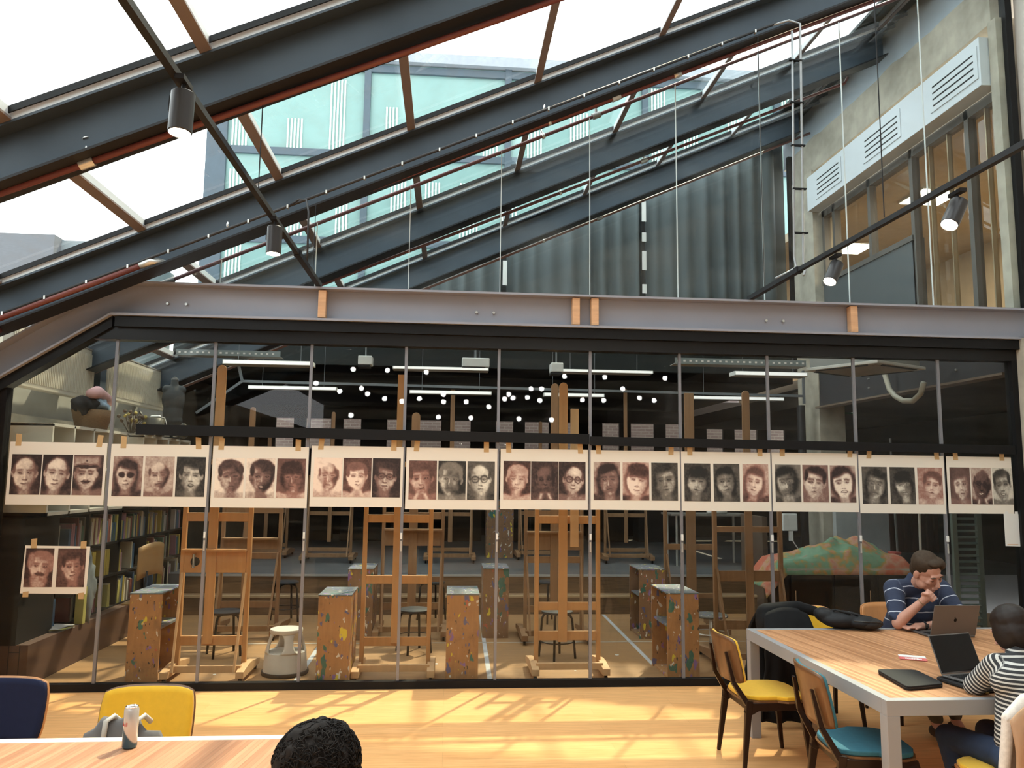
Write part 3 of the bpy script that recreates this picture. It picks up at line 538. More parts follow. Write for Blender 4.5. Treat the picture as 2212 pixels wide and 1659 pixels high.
# ================================================================ STUDIO THINGS
BEECH = pm('orange_beech', (.56, .29, .12), .5, 0, .16, 3, (8, 8, .6)); BEECH2 = pm('pale_beech', (.62, .38, .2), .5, 0, .12, 3, (8, 8, .6)); BROWN = pm('brown_easel_wood', (.27, .15, .075), .55, 0, .22, 3, (8, 8, .6))  # brown tone, darker than the beech, for the right and rear easels
def easel(x, y, label, rz=0, W=.62, H=2.8, mat_=None, bars=((.31, .075), (.87, .075), (1.40, .075)), mast=.08, board=None, z=0, mx=0, rods=True, mast2=None, depth=.62, top=1.72, mz=.31, crank=False, sq=False):
    mat_ = mat_ or BEECH; g = 'wooden studio easels'
    t = thing('studio_easel', label, 'easel', (x, y, z), rz, g); w_ = W/2
    for s in (-1, 1):
        M().box(s*w_-.02, s*w_+.02, -.02, .025, .10, top).build('upright', mat_, t, bevel=.003)
        f = M().prism([(-depth*.42, .05), (-depth*.42, .11), (-.06, .14), (.06, .14), (depth*.58, .10), (depth*.58, .05)], s*w_*1.1-.035, s*w_*1.1+.035, 'x').build('foot', BEECH2 if mat_ is BEECH else mat_, t, bevel=.004)
        for yy in (-depth*.36, depth*.52):
            M().cyl((s*w_*1.1-.012, yy, .026), (s*w_*1.1+.012, yy, .026), .026, n=14).build('caster', BLACKM, f)
        if rods: M().bar((s*(w_-.03), -depth*.36, .10), (s*(w_-.01), -.03, .95), .02, .02).build('brace_rod', BEECH2 if mat_ is BEECH else mat_, t)
    M().box(-w_*1.05, w_*1.05, -depth*.28, -depth*.28+.04, .085, .145).build('foot_rail', BEECH2 if mat_ is BEECH else mat_, t, bevel=.003)
    for zz, hh in bars: M().box(-w_+.02, w_-.02, -.012, .014, zz, zz+hh).build('crossbar', mat_, t, bevel=.003)
    if board: M().box(-w_+.02, w_-.02, -.03, -.012, board[0], board[1]).build('tray_board', mat_, t, bevel=.003); M().box(-w_+.01, w_-.01, -.10, -.005, board[1], board[1]+.018).build('tray_ledge', mat_, t)
    def rtop(a, b, z0, z1, y0, y1):
        m_ = M(); r = (b-a)/2; pl_ = [(a, z0), (b, z0), (b, z1-r)] + ([] if sq else [(a+r+r*math.cos(q), z1-r+r*math.sin(q)) for q in (PI*k/8 for k in range(1, 8))]) + [(a, z1-r)]
        if sq: pl_ = [(a, z0), (b, z0), (b, z1), (a, z1)]
        return m_.prism(pl_, y0, y1)
    rtop(mx-mast/2, mx+mast/2, mz, H, -.045, -.022).build('mast', mat_, t, bevel=.002)
    M().box(mx-.06, mx+.06, -.075, -.045, min(H-.35, 1.95), min(H-.35, 1.95)+.05).build('canvas_clamp', mat_, t, bevel=.003)
    if mast2: M().box(mast2[0]-.04, mast2[0]+.04, -.055, -.03, 1.2, mast2[1]).build('sliding_board', BEECH2, t, bevel=.002)
    if crank:
        M().cyl((-.18, -.03, 1.05), (-.18, -.034, 1.05), .042).build('crank_hole', BLACK, t); M().tube([(-.18, -.034, 1.12), (-.18, -.075, 1.12), (-.18, -.08, 1.0)], .013, 8).build('crank_handle', CHROME, t)
    return t
easel(-2.15, .42, 'orange studio easel at far left with wide board and metal crank handle', W=.60, H=2.90, bars=((.29, .085), (1.42, .08)), board=(.95, 1.15), mast=.085, mx=-.03, crank=True)
easel(-.463, .40, 'orange studio easel in the centre-left, with a square-topped mast, between two paint-marked plinths', H=2.84, W=.62, bars=((.28, .08), (.85, .075), (1.42, .075)), mast=.085, rods=False, sq=True, mx=0)
easel(1.17, .42, 'orange studio easel right of centre with a second short board behind its mast', H=2.80, W=.60, bars=((.32, .085), (.60, .075), (1.42, .075)), mast=.085, mx=-.05, mast2=(.06, 2.54), rods=False)
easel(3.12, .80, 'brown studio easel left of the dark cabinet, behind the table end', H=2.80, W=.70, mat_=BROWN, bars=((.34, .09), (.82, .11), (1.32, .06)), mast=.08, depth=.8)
easel(1.25, 2.0, 'dark brown easel standing directly behind the right-of-centre orange easel', H=2.98, W=.66, mat_=BROWN, board=(1.02, 1.22), mast=.09, depth=.8)
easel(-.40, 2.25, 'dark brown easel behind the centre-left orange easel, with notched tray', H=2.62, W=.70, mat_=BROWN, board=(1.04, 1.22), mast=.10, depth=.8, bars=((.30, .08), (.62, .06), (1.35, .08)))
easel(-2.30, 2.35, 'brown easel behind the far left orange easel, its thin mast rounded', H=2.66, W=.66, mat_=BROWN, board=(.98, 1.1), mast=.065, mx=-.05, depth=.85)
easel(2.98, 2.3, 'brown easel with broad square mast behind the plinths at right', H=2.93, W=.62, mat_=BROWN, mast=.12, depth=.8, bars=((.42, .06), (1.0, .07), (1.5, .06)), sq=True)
for x, y, H, l, m_ in ((-1.85, 5.45, 2.36, 'small easel on the grey platform at left', .06), (.05, 5.5, 2.76, 'easel on the grey platform behind the centre-left easels', .07), (2.92, 5.55, 2.84, 'tall easel on the grey platform at right of the middle', .06), (1.55, 6.0, 2.3, 'easel on the grey platform half hidden behind the dark easel right of centre', .06), (-3.0, 6.2, 2.1, 'easel on the grey platform farthest left', .06)):
    easel(x, y, l, H=H, W=.68, mat_=BROWN, mast=m_, z=.5, depth=.7, bars=((.16, .06), (.72, .06), (1.05, .07)), top=1.35, sq=(x > 0 and x < 1))
# plinths
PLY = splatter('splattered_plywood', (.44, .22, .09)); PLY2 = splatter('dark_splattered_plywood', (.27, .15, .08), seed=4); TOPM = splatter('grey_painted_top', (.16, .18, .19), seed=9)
def plinth(x0, x1, y0, y1, h, label, open_=None, mat_=PLY, z=0, shelf=.47):
    w_, d_ = (x1-x0)/2, (y1-y0)/2; t = thing('painted_plinth', label, 'plinth', ((x0+x1)/2, (y0+y1)/2, z), 0, 'paint-marked wooden plinths'); T_ = .018
    M().box(-w_, w_, -d_, -d_+T_, 0, h).build('front_panel', mat_, t, bevel=.002); M().box(-w_, w_, d_-T_, d_, 0, h).build('back_panel', mat_, t, bevel=.002)
    if open_ != 'left': M().box(-w_, -w_+T_, -d_+T_, d_-T_, 0, h).build('side_panel', mat_, t)
    if open_ != 'right': M().box(w_-T_, w_, -d_+T_, d_-T_, 0, h).build('side_panel', mat_, t)
    M().box(-w_-.004, w_+.004, -d_-.004, d_+.004, h, h+.014).build('top_panel', TOPM, t, bevel=.003)
    if open_: M().box(-w_+T_, w_-T_, -d_+T_, d_-T_, shelf, shelf+.02).build('shelf', TOPM, t); M().box(-w_+T_, w_-T_, -d_+T_, d_-T_, .0, .02).build('bottom', mat_, t)
    return t
plinth(-2.81, -2.53, .17, .74, .785, 'paint-marked plinth at far left, open on its right side, beside the crank easel', 'right')
plinth(-1.135, -.845, .06, .55, .785, 'orange-brown plinth with few marks, right of the white step stool')
plinth(.012, .305, .11, .62, .785, 'plinth splashed with blue, yellow and purple paint at front centre')
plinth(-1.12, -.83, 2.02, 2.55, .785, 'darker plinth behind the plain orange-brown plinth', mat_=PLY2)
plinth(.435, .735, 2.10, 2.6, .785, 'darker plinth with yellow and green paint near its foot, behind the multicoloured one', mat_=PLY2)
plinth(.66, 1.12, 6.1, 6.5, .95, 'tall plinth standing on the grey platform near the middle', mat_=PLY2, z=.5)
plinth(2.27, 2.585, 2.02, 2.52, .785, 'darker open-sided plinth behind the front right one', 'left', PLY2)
plinth(2.08, 2.385, .17, .74, .785, 'open-sided plinth with a shelf at front right, beside the yellow chair', 'left')
# stools
def stool(x, y, label, z=0, seatm=BLACKM, legm=BLACKM, h=.45, r=.165):
    t = thing('round_stool', label, 'stool', (x, y, z), 0.5, 'round metal stools')
    M().lathe([(r-.01, h-.028), (r, h-.02), (r, h-.006), (r-.008, h), (.001, h)], n=28).build('seat', seatm, t, smooth=True, auto=40)
    for k in range(4):
        a = PI/4+PI/2*k; c, s_ = math.cos(a), math.sin(a)
        M().tube([(c*q, s_*q, zz) for q, zz in ((.04, h-.034), (.10, h-.036), (.14, h-.05), (.158, h-.085), (.175, .2), (.192, 0))], .0125, 10).build('leg', legm, t, smooth=True)
    M().tube([(.178*math.cos(a), .178*math.sin(a), .17) for a in (2*PI*k/20 for k in range(21))], .006, 6).build('ring', legm, t, smooth=True)
DS = pm('dusty_black_seat', (.035, .04, .045), .6, 0, .4, 8)
stool(-2.28, 1.33, 'black round stool behind the crank easel, nearer of two', seatm=DS); stool(-2.05, 3.2, 'black round stool near the steps behind the crank easel', seatm=DS, h=.5)
stool(-.33, 1.42, 'black round stool seen through the centre-left orange easel', seatm=DS); stool(1.17, 1.12, 'black round stool seen through the right-of-centre easel, nearer one', seatm=DS, h=.48)
stool(1.35, 3.1, 'black round stool by the steps behind the right-of-centre easel', seatm=DS, h=.52); stool(2.95, 1.5, 'paint-crusted round stool with white bent legs behind the table end', seatm=splatter('crusted_seat', (.16, .15, .13), seed=2), legm=WHITEP, h=.37, r=.19)
stool(-.18, 3.2, 'black round stool by the steps behind the notched-tray easel', seatm=DS, h=.5)
# kick step stool
KP = pm('off_white_plastic', (.60, .56, .50), .45, 0, .05); t = thing('step_stool', 'white plastic rolling step stool on the studio floor left of the plain plinth', 'stool', (-1.50, .56, 0), .35)
M().lathe([(.212, .0), (.218, .012), (.216, .035), (.20, .036)], n=40).build('rubber_base', pm('dark_rubber', (.05, .045, .045), .7), t, smooth=True, auto=40)
M().lathe([(.204, .034), (.188, .2), (.186, .205), (.15, .212), (.001, .212)], n=40).build('drum', KP, t, smooth=True, auto=35)
M().lathe([(.13, .375), (.148, .378), (.152, .40), (.148, .412), (.001, .414)], n=40).build('step_top', KP, t, smooth=True, auto=35)
for k in range(4):
    mb = M(); a0 = PI/2*k
    def fn(u, v_, a0=a0):
        zz = .20+.18*v_; w_ = .26+.22*max(0, (abs(v_-.5)*2))**3; a = a0+(u-.5)*2*w_; rr = .183-.05*v_
        return (rr*math.cos(a), rr*math.sin(a), zz)
    mb.grid(fn, 8, 10); mb.build('column', KP, t, smooth=True, solid=.016)
# floor tape
TP = pm('grey_floor_tape', (.46, .47, .48), .5, 0, .12)
for x, y0, y1, x2, l in ((-1.34, .04, 1.84, -1.37, 'grey tape line on the studio floor right of the white step stool'), (.42, .04, 3.6, .47, 'grey tape line on the studio floor right of the multicoloured plinth'), (2.10, .78, 3.6, 2.155, 'grey tape line on the studio floor left of the open-sided plinths')):
    tag(M().add([(x-.022, y0, .001), (x+.022, y0, .001), (x2+.022, y1, .001), (x2-.022, y1, .001), (x-.022, y0, .0025), (x+.022, y0, .0025), (x2+.022, y1, .0025), (x2-.022, y1, .0025)], [(0,3,2,1),(4,5,6,7),(0,1,5,4),(1,2,6,5),(2,3,7,6),(3,0,4,7)]).build('floor_tape', TP), l, 'floor tape', 'tape lines on the studio floor')
tag(M().box(-3.2, 5.3, 1.845, 1.868, .001, .0025).build('floor_tape', pm('thin_white_tape', (.5, .48, .43), .5)), 'thin pale line running across the studio floor parallel to the glass', 'floor tape', 'tape lines on the studio floor')
r5 = random.Random(5)
for k in range(9):
    x, y = r5.uniform(-2.6, 4.5), r5.uniform(.07, 1.6); s = r5.uniform(.012, .03)
    tag(M().prism([(x+s*math.cos(a)*r5.uniform(.6, 1), y+s*math.sin(a)*r5.uniform(.6, 1)) for a in (PI/3*j for j in range(6))], .001, .003, 'z').build('paper_scrap', WHITEP), 'small white paper scrap lying on the studio floor', 'paper scrap', 'paper scraps on the studio floor')
# ---------- left wall: ledge, shelves, books, cubbies
BRK = planks('dark_brown_tiles', (.075, .035, .025), (.10, .05, .035), (.02, .015, .012), .07, .3, 0, .5)
mt, nt, b = newmat('brown_ledge_tiles'); v = coords(nt, rot=(PI/2, 0, PI/2), rand=False); br = N(nt, 'ShaderNodeTexBrick'); nt.links.new(v, br.inputs[0]); br.inputs['Scale'].default_value = 1
br.inputs['Brick Width'].default_value = .6; br.inputs['Row Height'].default_value = .09; br.inputs['Mortar Size'].default_value = .004
br.inputs['Color1'].default_value = (.07, .035, .025, 1); br.inputs['Color2'].default_value = (.09, .045, .03, 1); br.inputs['Mortar'].default_value = (.012, .01, .01, 1); nt.links.new(br.outputs[0], b.inputs['Base Color']); b.inputs['Roughness'].default_value = .6
tag(M().box(-4.34, -3.62, .12, 4.6, 0, .36).build('tiled_ledge', mt), 'dark brown tiled ledge along the left wall under the bookshelf', 'ledge')
struct(M().box(-4.34, -4.2, .06, 5.2, 1.6, 2.42).build('wall_left', CONC)); 
SHM = pm('black_shelf_board', (.012, .012, .012), .5, 0, .1)
sh = thing('bookshelf', 'long black bookshelf full of books along the left studio wall', 'bookshelf', (-4.0, .1, .36))
M().box(-.3, .28, .0, .62, 0, 1.09).build('end_cabinet', SHM, sh)
for z_ in (0, .36, .72, 1.08): M().box(-.28, .26, .62, 4.4, z_-.012, z_+.012).build('shelf_board', SHM, sh)
for y_ in (1.3, 2.1, 2.9, 3.7, 4.4): M().box(-.28, .26, y_-.012, y_+.012, 0, 1.08).build('divider', SHM, sh)
M().box(-.29, -.27, .6, 4.4, 0, 1.1).build('back_panel', SHM, sh)
cols = [(.42, .32, .06), (.5, .45, .32), (.05, .10, .17), (.16, .05, .04), (.25, .25, .24), (.06, .12, .08), (.30, .16, .2), (.45, .42, .4), (.1, .08, .06), (.38, .34, .1)]
cn = ['yellow', 'cream', 'dark blue', 'dark red', 'grey', 'dark green', 'purple', 'white', 'brown', 'ochre']
bms = [pm('book_'+n.replace(' ', '_'), c, .6, 0, .1) for n, c in zip(cn, cols)]; PGE = pm('book_pages', (.5, .46, .38), .8)
r6 = random.Random(11); nb = 0; lev = ('bottom', 'middle', 'top')
for li, z_ in enumerate((.372, .732, 1.092)):
    y = .74
    while y < 4.3:
        if any(abs(y-d) < .05 for d in (1.4, 2.2, 3.0, 3.8)): y += .05; continue
        if r6.random() < .12: y += r6.uniform(.08, .3); continue
        w_ = r6.uniform(.018, .045); h = r6.uniform(.2, .31); dp = r6.uniform(.15, .22); ci = r6.randrange(10)
        if li == 1 and 1.4 < y < 2.0: ci = 0; h = .28; w_ = .022
        bk = thing('book', '', 'book', (-3.76, y+w_/2, z_), r6.uniform(-.03, .03), 'books on the black shelf')
        bk['label'] = '%s-spined book on the %s level of the black shelf, %s' % (cn[ci], lev[li], 'near the glass' if y < 1.8 else 'halfway back' if y < 3.1 else 'at the far end')
        bk.rotation_euler[0] = r6.uniform(-.06, .06) if r6.random() < .3 else 0
        M().box(-dp, 0, -w_/2, w_/2, 0, h).build('cover', bms[ci], bk); M().box(-dp+.004, -.006, -w_/2+.003, w_/2-.003, h, h+.001).build('pages', PGE, bk)
        y += w_+r6.uniform(.001, .012); nb += 1
CW = pm('white_laminate', (.55, .52, .46), .5, 0, .05)
for y0, n_, l in ((.18, 4, 'white cubby shelf nearest the glass on top of the bookshelf'), (2.3, 4, 'white cubby shelf farther back on top of the bookshelf')):
    t = thing('cubby_shelf', l, 'shelf', (-3.85, y0, 1.47), 0, 'white cubby shelves'); D_ = .42*n_; e0 = .0
    for z_ in (0, .41, .81): M().box(-.26, .26, 0, D_, z_, z_+.028).build('shelf_board', CW, t)
    for k in range(n_+1): M().box(-.26, .26, k*(D_-.028)/n_, k*(D_-.028)/n_+.028, .0, .83).build('divider', CW, t)
    M().box(-.26, -.25, 0, D_, 0, .83).build('back_panel', CW, t)
RAD = pm('cream_radiator_enamel', (.50, .46, .38), .4, 0, .03)
for y0, y1, z0, z1, l in ((.20, 1.88, 2.66, 3.22, 'cream panel radiator on the left wall nearest the glass'), (2.25, 4.1, 2.72, 3.26, 'cream panel radiator on the left wall farther back')):
    t = thing('panel_radiator', l, 'radiator', (-4.05, y0, z0), 0, 'cream radiators on the left wall'); L_ = y1-y0; h = z1-z0
    M().box(-.06, .03, 0, L_, 0, h).build('panel', RAD, t, bevel=.01)
    mb = M()
    for k in range(int(L_/.034)): mb.box(.03, .038, .02+.034*k, .036+.034*k, .05, h-.05)
    mb.build('ribs', RAD, t); M().box(-.06, .035, .0, L_, h, h+.012).build('top_grille', pm('grey_radiator_grille', (.3, .28, .25), .5), t)
    M().cyl((0, .05, -.1), (0, .05, 0), .012).build('inlet_pipe', GALV, t)
tag(M().box(-4.15, -4.0, 2.0, 2.15, 2.4, 3.3).build('steel_stub_post', STEEL), 'short dark post between the two cream radiators', 'post')
# things on the cubbies
TOP = 2.31
mq = M().ell((0, 0, .30), (.145, .11, .19)).ell((0, 0, .12), (.125, .10, .16)).cap((-.09, 0, .43), (.09, 0, .43), .06, .06).cap((0, .0, .42), (0, .0, .56), .055, .045).ell((0, 0, .02), (.13, .10, .08))
t = thing('dressmaker_torso', 'dark grey headless mannequin torso standing on the cubby shelf', 'mannequin', (-3.62, 3.3, TOP+.21), .4)
o = organic('torso', mq, pm('charcoal_jersey', (.045, .048, .05), .8), t, .012, 6)
M().lathe([(.044, .56), (.046, .575), (.001, .576)], n=20).build('neck_cap', pm('grey_felt', (.2, .2, .2), .8), t); M().cyl((0, 0, -.21), (0, 0, .02), .02).build('pole', BLACKM, t); M().lathe([(.12, -.21), (.12, -.195), (.001, -.19)], n=24).build('base', BLACKM, t)
t = thing('clay_pot', 'wide dark brown pot with jagged rim on the cubby shelf', 'pot', (-3.66, 2.75, TOP)); PB = pm('dark_glazed_clay', (.06, .055, .04), .4)
M().lathe([(.12, 0), (.17, .04), (.165, .1), (.125, .14), (.135, .22), (.125, .22), (.11, .14), (.001, .12)], n=30).build('bowl', PB, t, smooth=True); M().tube([(-.1, 0, .2), (-.15, 0, .27), (-.17, 0, .31)], [.025, .015, .01], 8).build('handle', PB, t, smooth=True)
t = thing('game_controller_cable', 'white handset with curled cable lying on the clay pot', 'device', (-3.62, 2.72, TOP+.225)); M().cap((-.05, 0, .012), (.04, 0, .016), .02).build('handset', WHITEP, t, smooth=True); M().tube([(.04, 0, .016), (.12, -.03, .0), (.15, -.04, -.08), (.12, -.06, -.16)], .004, 6).build('cable', WHITEP, t)
t = thing('fabric_bundle', 'rolled bundle of pink, pale blue and black cloth lying on a basket', 'fabric', (-3.72, 1.2, TOP+.24), .2)
def blob(c, r, seed, amp=.25):
    m_ = M().ell(c, r, nu=22, nv=14); c = Vector(c)
    m_.v = [tuple(c+(Vector(q)-c)*(1+amp*mnoise.noise(Vector(q)*14+Vector((seed, 0, 0))))) for q in m_.v]; return m_
blob((-.06, .02, .0), (.12, .17, .10), 1, .4).build('black_cloth', pm('black_cloth', (.015, .015, .016), .9), t, smooth=True)
blob((.02, .24, .02), (.09, .16, .085), 3, .6).build('pale_blue_cloth', pm('pale_blue_cloth', (.26, .36, .46), .9, 0, .3, 20), t, smooth=True)
M().tube([(.0, -.08, .12), (.02, .10, .15), (.05, .30, .13), (.08, .52, .09)], [.05, .07, .05, .045], 12).build('pink_roll', pm('pink_cloth', (.55, .33, .34), .9, 0, .2, 12), t, smooth=True)
t = thing('wicker_basket', 'small brown wicker basket under the cloth bundle on the cubby shelf', 'basket', (-3.75, 1.3, TOP)); M().lathe([(.15, 0), (.18, .12), (.2, .2), (.19, .2), (.001, .19)], n=24).build('body', pm('wicker', (.2, .12, .06), .8, 0, .4, 40, (1, 1, 5)), t, smooth=True)
t = thing('dried_flowers', 'bunch of dried brown and yellow flowers beside the pink cloth roll', 'dried flowers', (-3.6, 1.95, TOP)); r7 = random.Random(2)
for k in range(26):
    p = Vector((r7.uniform(-.1, .1), r7.uniform(-.14, .14), .16+r7.uniform(-.05, .1))); M().tube([(p.x*.2, p.y*.2, 0), p], .003, 5).build('stem', pm('brown_stem', (.07, .05, .03), .8), t)
    M().ell(p, (.022, .022, .016), (r7.random()*3, r7.random()*3, 0), 8, 5).build('flower_head', pm('yellow_dry_flower', (.35, .28, .08), .8) if k % 3 == 0 else pm('brown_dry_flower', (.09, .06, .04), .8), t)
for x, y, r_, l in ((-3.6, 2.25, .05, 'small pale stone on the cubby shelf beside the dried flowers'), (-3.58, 2.42, .055, 'beige shell-like stone on the cubby shelf left of the pot')):
    tag(blob((x, y, TOP+r_*.7), (r_, r_*1.2, r_*.7), x*9, .5).build('stone', CONC, smooth=True), l, 'stone')
tag(M().box(-3.62, -3.55, 2.50, 2.56, TOP, TOP+.09).build('small_carton', WHITEP, bevel=.004), 'small white carton on the cubby shelf left of the pot', 'box')
tag(blob((-3.6, 3.62, TOP+.11), (.09, .09, .11), 7, .3).build('dark_jug', PB, smooth=True), 'dark rounded jug on the cubby shelf behind the mannequin', 'jug')
# chair + paper bag by the shelf
t = thing('bent_board', 'curved pale plywood chair back leaning beside the bookshelf', 'board', (-3.28, 1.9, 0)); OCH = pm('ochre_plywood', (.34, .2, .08), .5)
M().grid(lambda u, v_: (.12*math.sin(u*2)-.05, -.22+.44*u, .75+.35*v_-.05*(2*u-1)**2), 10, 6).build('curved_back', OCH, t, smooth=True, solid=.014)
for y_ in (-.15, .15): M().tube([(-.02, y_, 0), (.0, y_, .45), (.03, y_, .8)], .012, 8).build('leg', BLACKM, t, smooth=True)
M().box(-.2, .2, -.2, .2, .44, .46).build('seat', OCH, t, bevel=.005)
t = thing('paper_stack', 'loose papers and folders on the tiled ledge near the glass', 'papers', (-3.72, .82, .362))
for k in range(7): M().add([tuple(Matrix.Rotation(r6.uniform(-.5, .5), 3, 'Z') @ Vector(q)) for q in M().box(-.09, .09, -.13, .13, .004*k, .004*k+.003).v], M().box(0, 1, 0, 1, 0, 1).f).build('sheet', bms[(7, 1, 4, 7, 9, 1, 7)[k]], t)
t = thing('plastic_bag', 'crumpled translucent grey plastic bag hanging at the bookshelf front', 'bag', (-3.66, 1.25, .36)); m_ = blob((0, 0, .30), (.06, .14, .32), 5, .5); m_.build('bag_body', pm('grey_polythene', (.16, .18, .19), .35, 0, .3, 9), t, smooth=True)
tag(M().box(-3.68, -3.60, 1.08, 1.14, .362, .72).build('yellow_folder', bms[9]), 'tall pale yellow folder standing on the tiled ledge', 'folder')
# ---------- right: cabinet with draped cloth
CB = pm('dark_brown_laminate', (.012, .008, .006), .4, 0, .2)
t = thing('studio_cabinet', 'low dark brown cabinet under the green and orange painted cloth', 'cabinet', (4.3, 1.15, 0))
M().box(-.72, .72, -.28, .28, .04, .92).build('body', CB, t, bevel=.004); M().box(-.74, .74, -.30, .30, .92, .945).build('worktop', pm('paint_stained_white_top', (.42, .42, .40), .6, 0, .3, 8), t)
for x, l in ((-.53, 'a'), (-.06, 'b'), (.42, 'c')):
    d_ = M().box(x-.17, x+.27, -.30, -.282, .06, .90).build('door', CB, t, bevel=.003); M().tube([(x+.21 if l != 'a' else x-.13, -.31, .60), (x+.21 if l != 'a' else x-.13, -.31, .72)], .006, 6).build('handle', CHROME, d_)
mt, nt, b = newmat('painted_cloth'); v = coords(nt, (1, 1, 1), rand=False); f1 = noisef(nt, v, 3.1, 3, .6); c = ramp(nt, f1, [(.38, (.42, .12, .07)), (.46, (.42, .24, .17)), (.50, (.36, .21, .06)), (.55, (.13, .25, .16)), (.66, (.18, .30, .21))])
c = mixc(nt, ramp(nt, noisef(nt, v, 16, 3), [(.6, (0, 0, 0)), (.7, (.6, .6, .6))]), c, (.45, .12, .08)); nt.links.new(c, b.inputs['Base Color']); b.inputs['Roughness'].default_value = .9
mb = M()
def drape(u, v_):
    x = -.95+1.62*u; y = -.32+.60*v_; n_ = mnoise.noise(Vector((x*4, y*5, 1)))*.5+mnoise.noise(Vector((x*9, y*8, 3)))*.25
    h = .07+.27*math.exp(-((x-.18)/.33)**2)*math.exp(-((y-.02)/.22)**2)+.12*math.exp(-((x+.25)/.3)**2)*math.exp(-((y)/.2)**2)
    h *= 1+.8*n_; h += .035*(1-abs(mnoise.noise(Vector((x*6+y*3, y*5-x*2, 7))))*2.5)*min(1, h*9); h = max(.82*h*min(1, (u+.03)*9)*min(1, (1.02-u)*14), .006)*min(1, v_*5+.12)
    dz = 0 if x > -.74 else -(-.74-x)*1.1
    if v_ < .08: dz -= (.08-v_)*1.0
    return (x+.05*n_, y+.02*n_, .952+h+dz)
mb.grid(drape, 90, 34); o = tag(mb.build('painted_cloth', mt, smooth=True, solid=.004), 'crumpled green, orange and pink painted cloth heaped on the dark cabinet', 'cloth'); o.location = (4.28, 1.15, 0)
t = thing('paint_pot', 'pale pot with red rim beside the painted cloth on the cabinet', 'pot', (4.90, 1.12, .946)); M().lathe([(.06, 0), (.065, .14), (.06, .14), (.001, .13)], n=20).build('pot_body', pm('dusty_pink_pot', (.4, .33, .33), .6), t, smooth=True, auto=40); M().lathe([(.067, .125), (.068, .15), (.06, .15)], n=20).build('rim', pm('red_rim', (.4, .08, .07), .5), t)
# panels, boxes near the column
tag(M().box(5.72, 6.05, 4.0, 4.1, 0, 2.0).build('locker_door', pm('pale_grey_door', (.40, .42, .42), .6), bevel=.004), 'pale grey narrow door panel beside the concrete column', 'door panel')
tag(M().box(6.06, 6.55, 4.02, 4.1, 0, 2.0).build('locker_door', pm('mid_grey_door', (.26, .27, .27), .6), bevel=.004), 'darker grey door panel right of the pale one', 'door panel')
tag(M().cyl((5.38, 4.3, 0), (5.38, 4.3, 3.0), .06, n=14).build('drain_pipe', BLACKM, smooth=True), 'black vertical drain pipe left of the concrete column', 'pipe')
t = thing('wall_socket_box', 'white electrical box with a dangling cable near the column', 'electrical box', (5.02, 4.0, 1.12)); M().box(-.12, .1, -.03, .03, 0, .25).build('box_body', WHITEP, t, bevel=.01); M().tube([(0, -.02, 0), (.02, -.04, -.15), (.18, -.06, -.4), (.4, -.06, -.55), (.75, -.05, -.6)], .008, 6).build('cable', WHITEP, t); M().box(-.03, .03, -.03, 0, -.14, 0).build('plug', WHITEP, t)
tag(M().box(4.35, 4.42, 3.4, 4.2, 0, 1.35).build('leaning_board', pm('brown_panel', (.10, .07, .05), .7)), 'brown board standing edge-on between easel and column', 'board')
t = thing('work_trestle', 'worktable with metal legs on the platform at right, paper roll on top', 'table', (4.3, 5.2, .5)); M().box(-.8, .5, -.3, .3, .78, .81).build('table_top', pm('grey_table_top', (.2, .19, .17), .6), t)
for x in (-.7, .4):
    for y_ in (-.25, .25): M().cyl((x, y_, 0), (x, y_, .78), .02, n=10).build('leg', GALV, t)
tag(M().cyl((4.1, 4.95, 1.345), (4.42, 5.0, 1.345), .035, n=16).build('paper_roll', WHITEP, smooth=True), 'white paper roll lying on the worktable behind the brown easel', 'paper roll')
tag(M().box(4.72, 5.0, 4.0, 4.3, .50, .72).build('carton', pm('grey_carton', (.14, .14, .15), .7), bevel=.004), 'dark carton on the platform edge near the column', 'box')
t = thing('louvred_door', 'greenish grey louvred shutter behind the glass at far right', 'shutter', (5.38, .62, 0)); LG2 = pm('green_grey_paint', (.10, .13, .115), .6)
M().box(-.14, -.09, -.02, .02, 0, 1.75).build('stile', LG2, t); M().box(.13, .18, -.02, .02, 0, 1.75).build('stile', LG2, t)
for k in range(26): M().bar((-.1, 0, .1+.063*k), (.14, 0, .1+.063*k), .04, .008, (0, -.5, 1)).build('louvre', LG2, t)
tag(M().tube([(5.05, .9, 0), (5.07, .9, 1.5), (5.06, .9, 2.1)], .014, 8).build('metal_pole', GALV), 'thin metal pole standing right of the dark cabinet', 'pole'); tag(M().tube([(4.70+.9, 2.2, 0), (5.55, 2.2, 2.4)], .014, 8).build('metal_pole', pm('dull_pole', (.1, .1, .1), .5)), 'dull pole standing behind the dark cabinet near the wall', 'pole')
tag(M().box(5.1, 6.6, 3.0, 3.9, .58, .60).add(M().box(5.2, 5.24, 3.1, 3.14, 0, .58).v, M().box(0, 1, 0, 1, 0, 1).f).add(M().box(6.4, 6.44, 3.1, 3.14, 0, .58).v, M().box(0, 1, 0, 1, 0, 1).f).build('blue_covered_table', pm('blue_sheet', (.02, .07, .16), .6)), 'low table with dark blue cover beyond the seated man', 'table')
# dark storage at the back of the platform
r8 = random.Random(4)
for k in range(9):
    x = -3.9+1.05*k; h = r8.uniform(.9, 1.6); tag(M().box(x-.42, x+.42, 9.4, 9.9, .5, .5+h).build('storage_rack', pm('dark_storage_%d' % (k % 3), ((.035, .026, .02), (.05, .035, .025), (.025, .025, .027))[k % 3], .7, 0, .4, 3, (4, 1, 1)), bevel=.01), 'dark storage rack number on the platform back', 'storage rack', 'dark racks at the back of the platform')['label'] = 'dark %s storage rack at the back of the platform, %s' % ('low' if h < 1.2 else 'tall', ('far left end', 'second from the left', 'third from the left', 'left of the middle', 'in the middle', 'right of the middle', 'third from the right', 'second from the right', 'far right end')[k])
